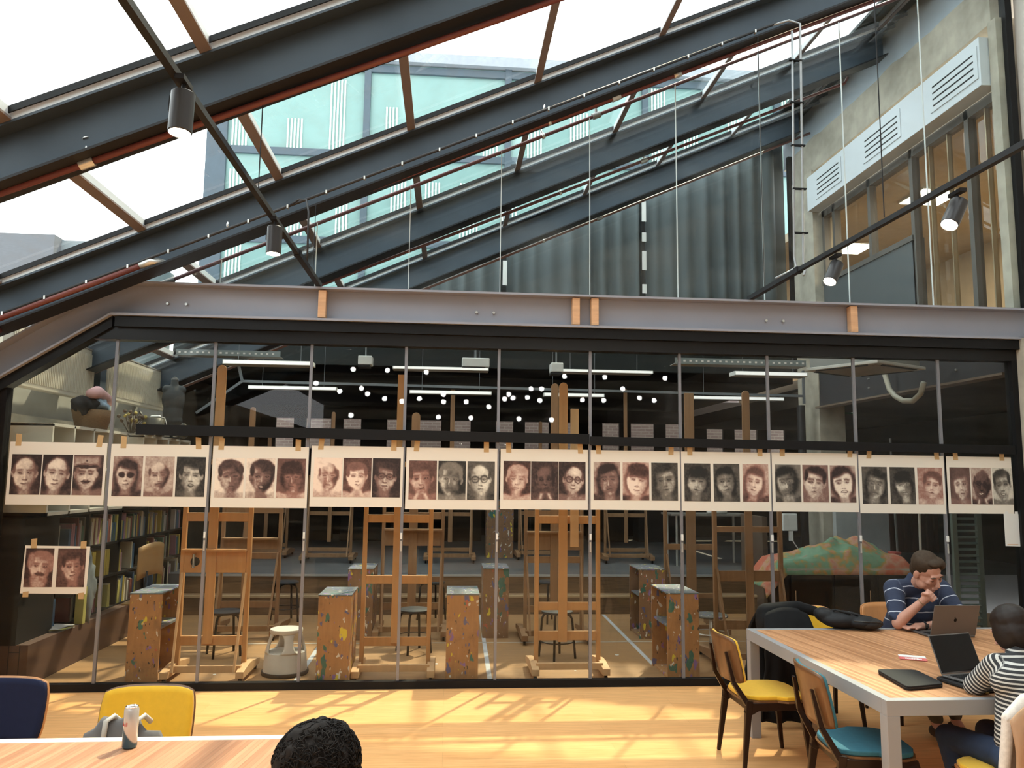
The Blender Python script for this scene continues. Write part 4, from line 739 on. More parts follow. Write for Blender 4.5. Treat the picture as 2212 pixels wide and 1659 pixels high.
# ================================================================ PORTRAIT SHEETS ON THE GLASS
NU, NV = 50, 70
def vnoise(rs, fx, fy):
    g = rs.rand(fy+2, fx+2); y = np.linspace(0, fy, NV+1)[:, None]; x = np.linspace(0, fx, NU+1)[None, :]
    yi = np.minimum(y.astype(int), fy-1+1); xi = np.minimum(x.astype(int), fx-1+1); fy_ = y-yi; fx_ = x-xi; fx_ = fx_*fx_*(3-2*fx_); fy_ = fy_*fy_*(3-2*fy_)
    yi2 = np.minimum(yi+1, fy+1); xi2 = np.minimum(xi+1, fx+1)
    return (g[yi, xi]*(1-fx_)+g[yi, xi2]*fx_)*(1-fy_)+(g[yi2, xi]*(1-fx_)+g[yi2, xi2]*fx_)*fy_
def paint(seed, bg, skin, hair, ht, ex='', tint='b', tilt=0, dx=0, size=1.2):
    """brushy wash portrait; bg, skin, hair are values 0 (ink) .. 1 (bare paper)"""
    skin = min(.97, skin*1.12+.17) if skin > .4 else skin; hair = hair*.8; bg = bg*.8 if bg < .4 else bg+.08; rs = np.random.RandomState(seed); size = size+.10*math.sin(seed*7.3); tilt = tilt or .13*math.sin(seed*3.1); dx = dx or .12*math.sin(seed*5.7)
    u = np.linspace(-1, 1, NU+1)[None, :]*np.ones((NV+1, 1)); v = np.linspace(1.4, -1.4, NV+1)[:, None]*np.ones((1, NU+1))
    n1 = vnoise(rs, 5, 7)-.5; n2 = vnoise(rs, 11, 15)-.5; n3 = vnoise(rs, 24, 32)-.5; ns = .5*n1+.35*n2+.25*n3
    S = lambda d, k=18: 1/(1+np.exp(np.clip(d*k*1.7, -30, 30)))       # 1 inside (d<0)
    uu = u-dx+.10*n1; vv = v+.08*n2; c, s = math.cos(tilt), math.sin(tilt); X = (uu*c+vv*s)/size; Y = (vv*c-uu*s)/size
    E = lambda x, y, a, b: np.sqrt(((X-x)/a)**2+((Y-y)/b)**2)-1
    val = bg+.22*ns+.0*u
    def lay(mask, w, amt=1.0):
        nonlocal val; val = val*(1-mask*amt)+w*mask*amt
    sh = S(np.abs(uu)*.9+vv*1.0+1.55-.75*0-0.0*u, 14) if False else S(-( -vv-.95-.28*np.clip(1-np.abs(uu)*1.1, 0, 1) ), 16)
    body = .75 if 'w' in ex else (.5 if 'h' in ex else .16)
    if ht in (2, 3, 4): lay(S(E(0, .08, .80 if ht == 4 else .70, 1.02 if ht != 3 else .92), 9), hair+.12*ns)
    if ht == 2: lay(S(np.maximum(np.abs(X)-.70-.08*n1, np.maximum(Y-.2, -Y-1.5)), 10), hair+.14*ns)
    lay(sh, body+.3*ns)
    lay(S(np.maximum(np.abs(X)-.30, np.abs(Y+.80)-.42), 14), skin*.72+.2*ns)
    if 'c' in ex: lay(S(np.maximum(np.abs(np.abs(uu)-.28-.35*(-vv-1.0))-.10, np.abs(vv+1.15)-.22), 12), .92)
    if 't' in ex: lay(S(np.maximum(np.abs(X)-.34, np.abs(Y+1.05)-.22), 14), .6+.2*ns)
    for sx in (-1, 1): lay(S(E(sx*.60, .02, .10, .20), 12), skin*.78+.1*ns, 0 if ht in (2, 3, 4) else 1)
    face = S(E(0, .06, .60, .84), 14); sg = 1 if seed % 3 else -1; fs = skin+.34*ns-(.55 if 'm' not in ex else .7)*np.clip(sg*X+.05, 0, 1)**1.2-.28*np.clip(-Y-.35, 0, 1)-.25*np.clip(np.abs(X)-.42, 0, 1)*2
    if 'x' in ex: fs = fs-.55*np.clip(.5+1.6*n1+.5*X, 0, 1)
    if 'X' in ex: fs = fs-.6*np.clip(.3-X+1.2*n1, 0, 1)
    if 'l' in ex: fs = fs+.25*np.clip(.4-X, 0, 1)
    lay(face, fs)
    if ht in (1, 2, 3, 4): lay(S(E(.0, .62, .62, .40), 12)*S(-(Y-.50-.22*X*(1 if seed % 2 else -1)-.12*n1), 12), hair+.16*ns)
    if ht == 1:
        for sx in (-1, 1): lay(S(E(sx*.56, .40, .12, .34), 10), hair+.1*ns)
    if ht == 3: lay(S(np.maximum(np.abs(X)-.55, np.abs(Y-.55)-.30-.05*n2), 14), hair+.1*ns)
    if ht == 0: lay(S(E(0, .62, .36, .25), 5), min(1, skin+.14), .5); [lay(S(E(sx*.57, .28, .08, .26), 9), hair+.1*ns, .7) for sx in (-1, 1)]
    if ht == 5: lay(S(np.maximum(np.abs(X)-.74, np.abs(Y-.78)-.30), 12), .68+.15*ns); lay(S(E(0, .50, .66, .12), 12), .12); lay(S(E(0, .62, .60, .06), 12), .45); lay(S(E(0, .82, .05, .06), 16), .2)
    ey = .08; ink = max(.02, skin-.62)
    for sx in (-1, 1):
        q = .25 if 'x' in ex and sx > 0 else 0
        lay(S(E(sx*.25, ey+.02, .19, .13), 7), skin-.28, .75); lay(S(E(sx*.25, ey, .12, .05), 12), ink, .9)
        if 'k' not in ex: lay(S(E(sx*.25+.02, ey+.005, .03, .02), 20), min(1, skin+.2), .5)
        lay(S(np.maximum(np.abs(X-sx*.26)-.17, np.abs(Y-ey-.17+.15*np.abs(X-sx*.2))-.026), 26), min(ink+.08, hair+.05), .85)
    lay(S(np.maximum(np.abs(X-.07)-.035, np.abs(Y+.10)-.20), 14), skin-.22, .55); lay(S(E(-.03, -.12, .035, .2), 14), min(1, skin+.14), .6)
    lay(S(E(.0, -.285, .15, .045), 16), skin-.34, .8); lay(S(E(-.09, -.29, .035, .02), 20), ink, .7); lay(S(E(.09, -.29, .035, .02), 20), ink, .7)
    if 'o' in ex: lay(S(E(0, -.50, .17, .11), 14), .1, .9); lay(S(E(0, -.47, .12, .05), 18), .75, .8)
    elif 's' in ex: lay(S(E(0, -.48, .21, .075), 14), .2, .8); lay(S(E(0, -.465, .16, .035), 18), .95, .9)
    else: lay(S(E(0, -.485, .19, .032), 16), ink+.02, .9); lay(S(E(0, -.54, .14, .05), 12), skin-.25, .6)
    lay(S(E(0, -.66, .15, .035), 10), skin-.2, .5); lay(S(E(.0, -.76, .10, .08), 8), min(1, skin+.08), .4)
    if 'M' in ex: lay(S(E(0, -.385, .27, .075), 12), .10, .95)
    if 'B' in ex: lay(S(E(0, -.62, .52, .42), 9)*S(-( .38-(Y+.95)*0-0-(-Y)*1.0)*1.0, 12)*0+S(E(0, -.78, .50, .42), 8), .62+.35*ns, .95); lay(S(E(0, -.40, .30, .09), 10), .12, .9)
    if 'B' in ex: [lay(S(E(sx*.62, .35, .22, .45), 8), .55+.3*ns, .9) for sx in (-1, 1)]
    if 'g' in ex or 'G' in ex:
        r = .19 if 'g' in ex else .21; th = .022
        for sx in (-1, 1):
            d = np.abs(np.sqrt((X-sx*.26)**2+((Y-ey)/(1 if 'g' in ex else .75))**2)-r)-th; lay(S(d, 40), .06, .95)
        lay(S(np.maximum(np.abs(X)-.08, np.abs(Y-ey-.03)-.02), 30), .06, .9); [lay(S(np.maximum(np.abs(X-sx*.53)-.10, np.abs(Y-ey-.04)-.02), 30), .06, .9) for sx in (-1, 1)]
    if 'S' in ex: [lay(S(E(sx*.26, ey, .21, .17), 14), .06, .92) for sx in (-1, 1)]
    edge = np.clip((1-np.abs(u))*30, 0, 1)*np.clip((1.4-np.abs(v))*30, 0, 1); val = np.clip((val-.05)*1.08+.06*n3, .0, 1)
    val = val**1.1
    lo, mid, hi = {'b': ((.020, .010, .010), (.22, .125, .105), (.80, .69, .58)), 'g': ((.012, .011, .010), (.19, .165, .14), (.76, .72, .62)), 'r': ((.030, .012, .010), (.30, .15, .12), (.82, .66, .55))}[tint]
    lo, mid, hi = (np.array(q) for q in (lo, mid, hi)); t_ = val[..., None]
    return np.where(t_ < .5, lo+(mid-lo)*t_*2, mid+(hi-mid)*(t_-.5)*2)
PMAT, nt, b = newmat('wash_painting'); at_ = N(nt, 'ShaderNodeAttribute', attribute_name='paint'); nt.links.new(at_.outputs['Color'], b.inputs['Base Color']); b.inputs['Roughness'].default_value = .7
def portrait(parent, xc, z0, z1, w_, args, label):
    C = paint(*args[0], **args[1]); mb = M()
    mb.grid(lambda u, v_: (xc-w_/2+w_*u, -.0162, z1+(z0-z1)*v_), NU, NV)
    o = mb.build('portrait', PMAT, parent); o['label'] = label
    ca = o.data.color_attributes.new('paint', 'FLOAT_COLOR', 'POINT'); arr = np.ones(((NU+1)*(NV+1), 4), dtype=np.float32); arr[:, :3] = C.reshape(-1, 3); ca.data.foreach_set('color', arr.ravel())
    return o
PAP = pm('cream_paper', (.74, .69, .61), .8, 0, .03, 1.5); TAPE = pm('masking_tape', (.50, .33, .16), .7, 0, .06)
def P_(seed, bg, skin, hair, ht, ex='', tint='b', **k): return ((seed, bg, skin, hair, ht, ex, tint), k)
SH = [
 (-3.845, -3.020, 1.577, 2.125, [P_(1,.10,.62,.45,0,'m'), P_(2,.06,.66,.35,0,'k',dx=-.05,tilt=-.12), P_(3,.12,.60,.1,5,'Mh')], 'three old men, the third in a peaked cap', 'far left sheet of the row'),
 (-2.985, -2.140, 1.571, 2.118, [P_(4,.55,.58,.10,2,'S'), P_(5,.62,.60,.2,0,'kxh'), P_(6,.10,.58,.10,1,'ko','g')], 'dark-eyed long-haired face, bowed bald head and a blurred face', 'second sheet from the left'),
 (-2.105, -1.262, 1.568, 2.114, [P_(7,.90,.55,.20,1,'xkw'), P_(8,.85,.45,.15,1,'xow'), P_(9,.35,.55,.08,3,'xkw','r')], 'three blotched faces with the last half in shadow', 'third sheet from the left'),
 (-1.238, -.412, 1.582, 2.128, [P_(10,.92,.80,.35,0,'xkw','r'), P_(11,.22,.82,.45,1,'cwl','r'), P_(12,.06,.50,.15,1,'G','b')], 'half-faded face, a pale woman and a man in glasses', 'fourth sheet from the left'),
 (-.385, .448, 1.566, 2.125, [P_(13,.30,.50,.25,1,'mhc','r'), P_(14,.10,.60,.65,1,'xh','g'), P_(15,.35,.66,.15,0,'gm','g')], 'brown-haired man, a lined grey man and one in round glasses', 'fifth sheet from the left'),
 (.478, 1.292, 1.573, 2.125, [P_(16,.15,.80,.85,1,'Xw','r'), P_(17,.16,.34,.06,0,'c'), P_(18,.12,.60,.3,0,'gth')], 'pale-haired man, a dark man in white collar and a bald man in glasses', 'middle sheet of the row'),
 (1.318, 2.166, 1.575, 2.124, [P_(19,.60,.55,.04,2,'X','b'), P_(20,.62,.75,.15,3,'l','r'), P_(21,.25,.42,.12,2,'m','g')], 'black-fringed face, a woman looking up and a long-haired woman', 'fifth sheet from the right'),
 (2.178, 3.042, 1.573, 2.123, [P_(22,.22,.50,.03,3,'k','g'), P_(23,.30,.45,.03,2,'','g'), P_(24,.60,.66,.30,2,'','r')], 'two black-haired young people and one with light brown long hair', 'fourth sheet from the right'),
 (3.056, 3.898, 1.573, 2.126, [P_(25,.45,.60,.04,4,'xt','g'), P_(26,.42,.62,.10,1,'h','b'), P_(27,.62,.78,.06,4,'sl','b')], 'shaggy dark-haired face, a short-haired one and a smiling curly woman', 'third sheet from the right'),
 (3.912, 4.770, 1.563, 2.116, [P_(28,.30,.62,.08,2,'X','g'), P_(29,.20,.66,.04,3,'x','g'), P_(30,.50,.60,.35,1,'hw','r')], 'two dark-haired women and an older light-washed face', 'second sheet from the right'),
 (4.795, 5.460, 1.568, 2.112, [P_(31,.35,.60,.40,2,'h','b'), P_(32,.60,.30,.15,0,'gsc','b'), P_(33,.75,.50,.15,1,'sh','g')], 'grey-haired woman, a dark man in glasses and a smiling woman', 'far right sheet of the row')]
for i, (x0, x1, z0, z1, pp, what, where) in enumerate(SH):
    t = thing('portrait_sheet', 'cream sheet taped on the glass, %s' % where, 'painting', ((x0+x1)/2, 0, 0), 0, 'sheets of wash portraits taped on the glass')
    w_ = x1-x0; mb = M(); r9 = random.Random(i)
    mb.grid(lambda u, v_: (-w_/2+w_*u, -.0145, z1+(z0-z1)*v_+.003*(u-.5)*r9.choice((-1, 1))*0), 12, 2); mb.build('paper', PAP, t, solid=.0008)
    pw = .252 if w_ > .75 else .205; gap = (w_-.05-3*pw)/2 if w_ > .75 else .012
    for k, a in enumerate(pp):
        portrait(t, -w_/2+.028+pw/2+k*(pw+min(gap, .03)), 1.660+(z0-1.572), 2.012+(z0-1.572), pw, a, '%s portrait of a person, monochrome wash' % ('left', 'middle', 'right')[k])
    for s_ in (-1, 1):
        xx = s_*(w_/2-r9.uniform(.06, .11)); k_ = r9.uniform(-.012, .012)
        M().prism([(xx-.024, z1-.035), (xx+.024, z1-.035), (xx+.024+k_, z1+.066), (xx-.024+k_, z1+.072)], -.0168, -.0154).build('tape', TAPE, t)
t = thing('portrait_sheet', 'small cream sheet with two portraits, taped low on the leftmost glass', 'painting', (-3.375, 0, 0), 0)
M().prism([(-.283, .822), (.265, .815), (.272, 1.222), (-.270, 1.228)], -.0150, -.0142).build('paper', PAP, t)
portrait(t, -.142, .875, 1.205, .235, P_(40, .12, .55, .62, 1, 'B', 'r'), 'left portrait, thick pale beard'); portrait(t, .125, .875, 1.205, .235, P_(41, .25, .50, .15, 1, 'm', 'r', tilt=.06), 'right portrait, short dark hair')
for xx, za, zb in ((-.2, 1.2, 1.29), (.215, 1.2, 1.27), (-.235, .79, .84), (.225, .775, .83)): M().prism([(xx-.024, za), (xx+.024, za), (xx+.024, zb), (xx-.024, zb-.006)], -.0162, -.0154).build('tape', TAPE, t)
t = thing('notice_sheet', 'small white notice sheet on the glass at far right under the portraits', 'notice', (5.43, 0, 0))
M().prism([(-.08, 1.262), (.085, 1.258), (.085, 1.568), (-.08, 1.572)], -.0150, -.0142).build('paper', WHITEP, t); M().box(-.06, .05, -.0156, -.015, 1.277, 1.281).build('printed_line', pm('orange_ink', (.6, .3, .12), .6), t)
for xx in (-.05, .05): M().prism([(xx-.015, 1.55), (xx+.015, 1.55), (xx+.015, 1.59), (xx-.015, 1.59)], -.0162, -.0154).build('tape', WHITEP, t)
# ================================================================ FOREGROUND FURNITURE
TT = planks('zebra_wood_strips', (.30, .125, .05), (.62, .32, .16), (.20, .10, .045), .024, 2.6, PI/2+R(-8), .4, (1.0, 30, 30), gm=.3)
TT2 = planks('zebra_wood_strips_left', (.26, .11, .055), (.46, .24, .135), (.16, .10, .05), .022, 2.6, PI/2+R(9), .4, (1.0, 30, 30), gm=.3)
TF = pm('grey_table_frame', (.28, .275, .285), .45, 0, .03); TFW = pm('cream_table_frame', (.70, .62, .52), .45, 0, .03)
def table(x0, x1, y0, y1, top, h, fm, label, legs=True, fw_=.05):
    t = thing('long_table', label, 'table', ((x0+x1)/2, (y0+y1)/2, 0)); a, b_ = (x1-x0)/2, (y1-y0)/2; e = fw_
    M().box(-a+e*.5, a-e*.5, -b_+e*.5, b_-e*.5, h-.03, h).build('table_top', top, t)
    M().prism([(-a, -b_), (a, -b_), (a, b_), (-a, b_), (-a, -b_), (-a+e, -b_+e), (-a+e, b_-e), (a-e, b_-e), (a-e, -b_+e), (-a+e, -b_+e)], h-.065, h+.0015, 'z') if False else None
    mb = M().box(-a, a, -b_, -b_+e, h-.075, h+.002).box(-a, a, b_-e, b_, h-.075, h+.002).box(-a, -a+e, -b_+e, b_-e, h-.075, h+.002).box(a-e, a, -b_+e, b_-e, h-.075, h+.002)
    mb.build('frame', fm, t, bevel=.002)
    for sx in (-1, 1):
        for s_ in (-1, 1): M().box(min(sx*a, sx*(a-.07)), max(sx*a, sx*(a-.07)), min(s_*b_, s_*(b_-.07)), max(s_*b_, s_*(b_-.07)), 0, h-.0745).build('leg', fm, t, bevel=.003)
    return t
table(2.245, 4.75, -3.25, -1.374, TT, .763, TF, 'long wood-topped table with grey metal frame at lower right')
table(-4.1, -.42, -4.85, -3.64, TT2, .763, TFW, 'long wood-topped table with pale frame at lower left')
DW = pm('espresso_wood', (.020, .009, .006), .3, 0, .2, 4, (6, 6, 1)); PLW = pm('walnut_plywood', (.14, .065, .028), .3, 0, .3, 3, (8, 8, 1))
YEL = pm('mustard_fabric', (.72, .42, .02), .8, 0, .08, 30, sheen=.2); TEAL = pm('teal_fabric', (.03, .13, .18), .85, 0, .12, 30); NAVY = pm('navy_fabric', (.012, .016, .045), .9, 0, .1, 30)
ORW = pm('orange_plywood', (.50, .22, .08), .35, 0, .15, 3, (8, 8, 1))
def chair(x, y, rz, fab, label, wood=DW, shell=PLW, name='dining_chair', backcol=None, wide=.44, bh=.0):
    """faces +y in its own frame"""
    t = thing(name, label, 'chair', (x, y, 0), rz, 'mid-century upholstered chairs'); W = wide/2
    def seat(z, th, g):
        m_ = M(); poly = []
        for k in range(24):
            a = 2*PI*k/24; c, s_ = math.cos(a), math.sin(a); q = (abs(c)**4+abs(s_)**4)**(-.25); poly.append(((W-g)*c*q*(1.06 if s_ > 0 else .92), (.225-g)*s_*q))
        return m_.prism(poly, z, z+th, 'z')
    seat(.425, .012, .0).build('seat_board', shell, t); seat(.437, .028, .008).build('seat_pad', fab, t, bevel=.008)
    for s_ in (-1, 1):
        M().add(*rails(s_, W)).build('side_rail', wood, t, bevel=.004)
        M().bar((s_*(W-.03), .17, .40), (s_*(W-.005), .215, 0), .036, .042, (0, 1, 0), .022, .022).build('leg', wood, t, bevel=.004)
        l = M().bar((s_*(W-.03), -.19, .44), (s_*(W-.0), -.245, 0), .036, .046, (0, 1, 0), .022, .024).build('leg', wood, t, bevel=.004)
        M().bar((s_*(W-.03), -.19, .40), (s_*(W-.055), -.285, .55+bh), .034, .036, (0, 1, 0), .028, .028).bar((s_*(W-.055), -.285, .55+bh), (s_*(W-.08), -.322, .74+bh), .028, .028, (0, 1, 0), .022, .016).build('back_post', wood, t, bevel=.003)
    M().box(-W+.03, W-.03, -.19, -.165, .37, .415).build('cross_rail', wood, t); M().box(-W+.03, W-.03, .15, .175, .37, .415).build('cross_rail', wood, t)
    def shell_fn(off):
        def fn(u, v_):
            a = (u-.5)*2; zz = .54+.30*v_+bh; hw = (W+.005)*(1-.07*abs(2*v_-1)**3)*1.0; yy = -.225-.06*v_-.05*(1-a*a)+off
            rz_ = .02*(abs(a)**6)*(1 if v_ > .5 else -1)*abs(2*v_-1)
            return (a*hw, yy, zz-rz_)
        return fn
    M().grid(shell_fn(-.004), 14, 10).build('back_shell', shell, t, smooth=True, solid=.010); M().grid(lambda u, v_: shell_fn(.012)(.015+.97*u, .02+.96*v_), 14, 10).build('back_pad', fab, t, smooth=True, solid=.018)
    return t
def rails(s_, W):
    m_ = M().prism([(-.225, .365), (-.19, .345), (-.13, .375), (.12, .375), (.18, .345), (.215, .375), (.20, .425), (-.20, .425)], min(s_*(W-.045), s_*(W-.015)), max(s_*(W-.045), s_*(W-.015)), 'x'); return m_.v, m_.f
chair(2.17, -1.87, -PI/2+.03, YEL, 'mustard-seated dark-framed chair at the far left corner of the right table')
chair(2.30, -2.90, -PI/2-.10, TEAL, 'teal-seated chair with brown plywood back at the near left of the right table', bh=.02)
chair(2.95, -1.12, PI, YEL, 'yellow-backed chair hung with a black coat at the far side of the right table', shell=ORW)
chair(3.74, -.98, PI+.05, ORW, 'chair with orange plywood back on which the man in navy sits', shell=ORW, wide=.46)
chair(2.82, -3.38, .08, YEL, 'yellow-seated chair under the person in the striped top, tan coat behind', shell=ORW, wide=.42)
chair(-1.44, -3.36, PI+.02, YEL, 'bright yellow chair pushed under the left table behind the can', wood=DW, wide=.44, bh=-.015)
chair(-2.22, -3.28, PI-.02, NAVY, 'navy chair with orange wood edge at the far left of the left table', wood=ORW, shell=ORW, wide=.52, bh=.01)
# ---- can
mt, nt, b = newmat('can_print'); tc = N(nt, 'ShaderNodeTexCoord'); sp_ = N(nt, 'ShaderNodeSeparateXYZ'); nt.links.new(tc.outputs['Object'], sp_.inputs[0])
f = N(nt, 'ShaderNodeMath', operation='MULTIPLY_ADD'); nt.links.new(sp_.outputs['X'], f.inputs[0]); f.inputs[1].default_value = 1.4; nt.links.new(sp_.outputs['Z'], f.inputs[2])
c = ramp(nt, f.outputs[0], [(0, (.06, .13, .20)), (.058, (.06, .13, .20)), (.060, (.62, .60, .58)), (1, (.62, .60, .58))]); nt.links.new(c, b.inputs['Base Color']); b.inputs['Metallic'].default_value = .5; b.inputs['Roughness'].default_value = .25
t = thing('drink_can', 'slim silver and blue drink can standing on the left table', 'can', (-1.27, -3.765, .765), -.3)
M().lathe([(.024, 0), (.0285, .006), (.0285, .148), (.0245, .157)], n=32).build('can_body', mt, t, smooth=True, auto=40); M().lathe([(.0245, .1565), (.026, .160), (.0245, .1615), (.0225, .158), (.001, .158)], n=32).build('lid', CHROME, t, smooth=True, auto=40)
fc = bpy.data.curves.new('lettering', 'FONT'); fc.body = 'Bull'; fc.size = .022; fc.extrude = .0003; fo = bpy.data.objects.new('lettering', fc); COL.objects.link(fo); bpy.context.view_layer.update()
nm_ = bpy.data.meshes.new_from_object(fo.evaluated_get(bpy.context.evaluated_depsgraph_get())); bpy.data.objects.remove(fo)
for v_ in nm_.vertices:
    a = (v_.co.x-.026)/.029; r_ = .0289+v_.co.z; v_.co = (r_*math.sin(a), -r_*math.cos(a), .088+v_.co.y)
nm_.materials.clear(); nm_.materials.append(pm('red_print', (.5, .03, .03), .4)); lo = bpy.data.objects.new('lettering', nm_); COL.objects.link(lo); lo.parent = t
# ---- bag on the yellow chair
t = thing('tote_bag', 'grey cloth bag with pale straps lying on the yellow chair behind the can', 'bag', (-1.42, -3.47, .468)); GB = pm('grey_canvas', (.12, .115, .12), .9, 0, .15, 20)
blob((0, 0, .15), (.20, .055, .175), 4, .25).build('bag_body', GB, t, smooth=True)
for x in (-.06, .07): M().tube([(x, -.045, .20), (x+.005, -.03, .32), (x+.03, -.005, .335), (x+.045, .03, .30)], .012, 8).build('strap', pm('pale_strap', (.42, .40, .38), .8), t, smooth=True)
# ---- laptops
LGY = pm('space_grey_metal', (.16, .15, .145), .35, .6, .03); KEY = pm('black_keys', (.015, .015, .016), .5); SCR = pm('black_screen_glass', (.004, .004, .005), .08, 0, 0)
def laptop(x, y, rz, w_, d_, ang, label, z=.7665):
    t = thing('laptop', label, 'laptop', (x, y, z), rz)       # hinge along x at y=0, base towards -y
    M().box(-w_/2, w_/2, -d_, 0, 0, .012).build('base', LGY, t, bevel=.004)
    kb = M()
    for r_ in range(6):
        for c_ in range(14): kb.box(-w_/2+.025+c_*(w_-.05)/14, -w_/2+.021+(c_+1)*(w_-.05)/14, -.035-r_*.0185-.015, -.035-r_*.0185, .0125, .0140)
    kb.build('keyboard', KEY, t); M().box(-.06, .06, -d_+.015, -.160, .0122, .0126).build('touchpad', pm('grey_touchpad', (.2, .19, .18), .3, .3), t)
    l_ = thing_part('lid', t, (0, .0, .012), ang)
    M().box(-w_/2, w_/2, -.003, .003, 0, d_*.97).build('lid_shell', LGY, l_, bevel=.003); M().box(-w_/2+.006, w_/2-.006, -.0045, -.0031, .008, d_*.97-.006).build('screen', SCR, l_)
    em = M().ell((0, .0034, d_*.5), (.012, .0008, .013)).ell((.004, .0034, d_*.5+.018), (.004, .0008, .006), (0, .5, 0)); em.build('emblem', pm('dark_emblem', (.02, .02, .02), .15, .6), l_)
    return t
def thing_part(name, parent, loc, ang):
    o = bpy.data.objects.new(name, None); COL.objects.link(o); o.parent = parent; o.location = loc; o.rotation_euler = (ang, 0, 0); return o
laptop(3.625, -1.735, PI+.02, .345, .24, R(-17), 'open grey laptop in front of the man, its lid turned to the viewer')
laptop(2.932, -2.846, .25, .31, .22, R(-22), 'open laptop with black screen facing the viewer on the near part of the table', z=.787)
BN = pm('black_neoprene', (.014, .013, .014), .75, 0, .1, 40)
def sleeve(pts, z, th, label):
    t = thing('laptop_sleeve', label, 'laptop sleeve', (0, 0, z)); pts = [Vector(p) for p in pts]; c_ = sum(pts, Vector((0, 0)))/4; poly = []
    for k in range(4):
        a, b_, d_ = pts[k-1], pts[k], pts[(k+1) % 4]
        for q in (0, .33, .66, 1): p = b_+(a-b_).normalized()*.03*(1-q)+(d_-b_).normalized()*.03*q; p = p.lerp(b_, .45*math.sin(q*PI)); poly.append(tuple(p))
    M().prism(poly, 0, th, 'z').build('sleeve_body', BN, t, bevel=.006); M().prism([tuple(Vector(p).lerp(c_, -.006)) for p in poly], th*.45, th*.52, 'z').build('zip', pm('dark_zip', (.06, .055, .05), .4, .5), t); return t
sleeve([(2.46, -3.08), (2.71, -3.02), (2.735, -2.72), (2.505, -2.70)], .7655, .022, 'closed black laptop sleeve lying near the front corner of the right table')
s2 = sleeve([(2.81, -3.16), (3.13, -3.06), (3.07, -2.78), (2.755, -2.86)], .7655, .018, 'black zipped sleeve lying under the open black-screened laptop'); M().box(2.84, 2.86, -3.165, -3.14, .004, .012).build('zip_puller', pm('brass', (.6, .42, .15), .3, .8), s2)
t = thing('tablet', 'tablet with pale screen in a mint green case lying against the open laptop', 'tablet', (2.985, -3.03, .803), .42)
M().box(-.09, .12, -.075, .085, 0, .008).build('case', pm('mint_case', (.30, .50, .40), .5), t, bevel=.004); M().box(-.082, .112, -.068, .078, .008, .0095).build('screen_border', SCR, t); M().box(-.035, .108, -.062, .05, .0095, .0100).build('screen', emit('pale_lit_screen', (.95, 1, .8), .14), t)
t = thing('table_sign_card', 'small white and red card lying in the middle of the right table', 'card', (2.945, -2.345, .766), -.45)
M().box(-.078, .078, -.065, .06, 0, .001).build('red_part', pm('salmon_print', (.62, .14, .13), .6), t); M().box(-.078, .078, .005, .062, .001, .004).build('white_part', WHITEP, t)
mb = M(); r10 = random.Random(9)
x = -.045
while x < .045: w2 = r10.uniform(.004, .009); mb.box(x, x+w2, -.045, -.012, .0011, .0014); x += w2+.002
mb.build('print_line', WHITEP, t)
# ---- backpack and black coat
t = thing('backpack', 'black backpack lying on the far edge of the right table', 'backpack', (3.02, -1.42, .766), .05); BB = pm('black_nylon', (.014, .014, .016), .6, 0, .2, 12)
organic('bag_body', M().ell((-.02, .06, .06), (.17, .12, .065)).ell((.10, -.01, .05), (.13, .10, .05)).ell((-.12, .10, .08), (.10, .09, .06), (0, .3, 0)), BB, t, .008, 4)
organic('front_pocket', M().ell((.13, -.03, .045), (.12, .085, .045)), pm('grey_black_nylon', (.028, .026, .026), .6, 0, .1), t, .007, 3)
for k in range(3): M().tube([(-.12+.05*k, .12, .10), (-.08+.06*k, .04, .135-.01*k), (.0+.06*k, -.03, .115-.012*k)], .008, 6).build('strap', BB, t, smooth=True)
M().tube([(.0, -.07, .07), (.10, -.115, .07), (.20, -.10, .06), (.25, -.03, .055)], .004, 6).build('zip', pm('dark_zip', (.06, .055, .05), .4, .5), t, smooth=True)
t = thing('hanging_coat', 'black coat draped over the yellow-backed chair, hanging to the floor', 'coat', (2.76, -1.10, 0)); CO = pm('black_wool', (.010, .010, .011), .95, 0, .2, 10)
def coat(u, v_):
    a = (u-.5)*2; top = .875-.05*a*a; n_ = mnoise.noise(Vector((u*5, v_*3, 2))); w_ = .17+.09*(1-v_)**.6*1.0
    z = .05+(top-.05)*v_; return (-.10+a*w_+.03*n_, -.03-.11*math.sin(min(1, (1-v_)*3)*PI/2)-.03*math.sin(a*9+n_*3)*(1-v_), z)
def coat2(u, v_): x, y_, z = coat(u, v_); return (x, .10+.13*math.sin(min(1, (1-v_)*3)*PI/2)+.02*math.sin(u*17), z)
M().grid(coat, 30, 30).build('front_panel', CO, t, smooth=True, solid=.02); M().grid(coat2, 30, 30).build('back_panel', CO, t, smooth=True, solid=.02)
organic('collar', M().cap((-.24, .03, .83), (.02, .04, .87), .07, .05).cap((.02, .04, .87), (.16, .02, .84), .05, .04).ell((-.25, .02, .76), (.07, .09, .11)), CO, t, .012, 5)
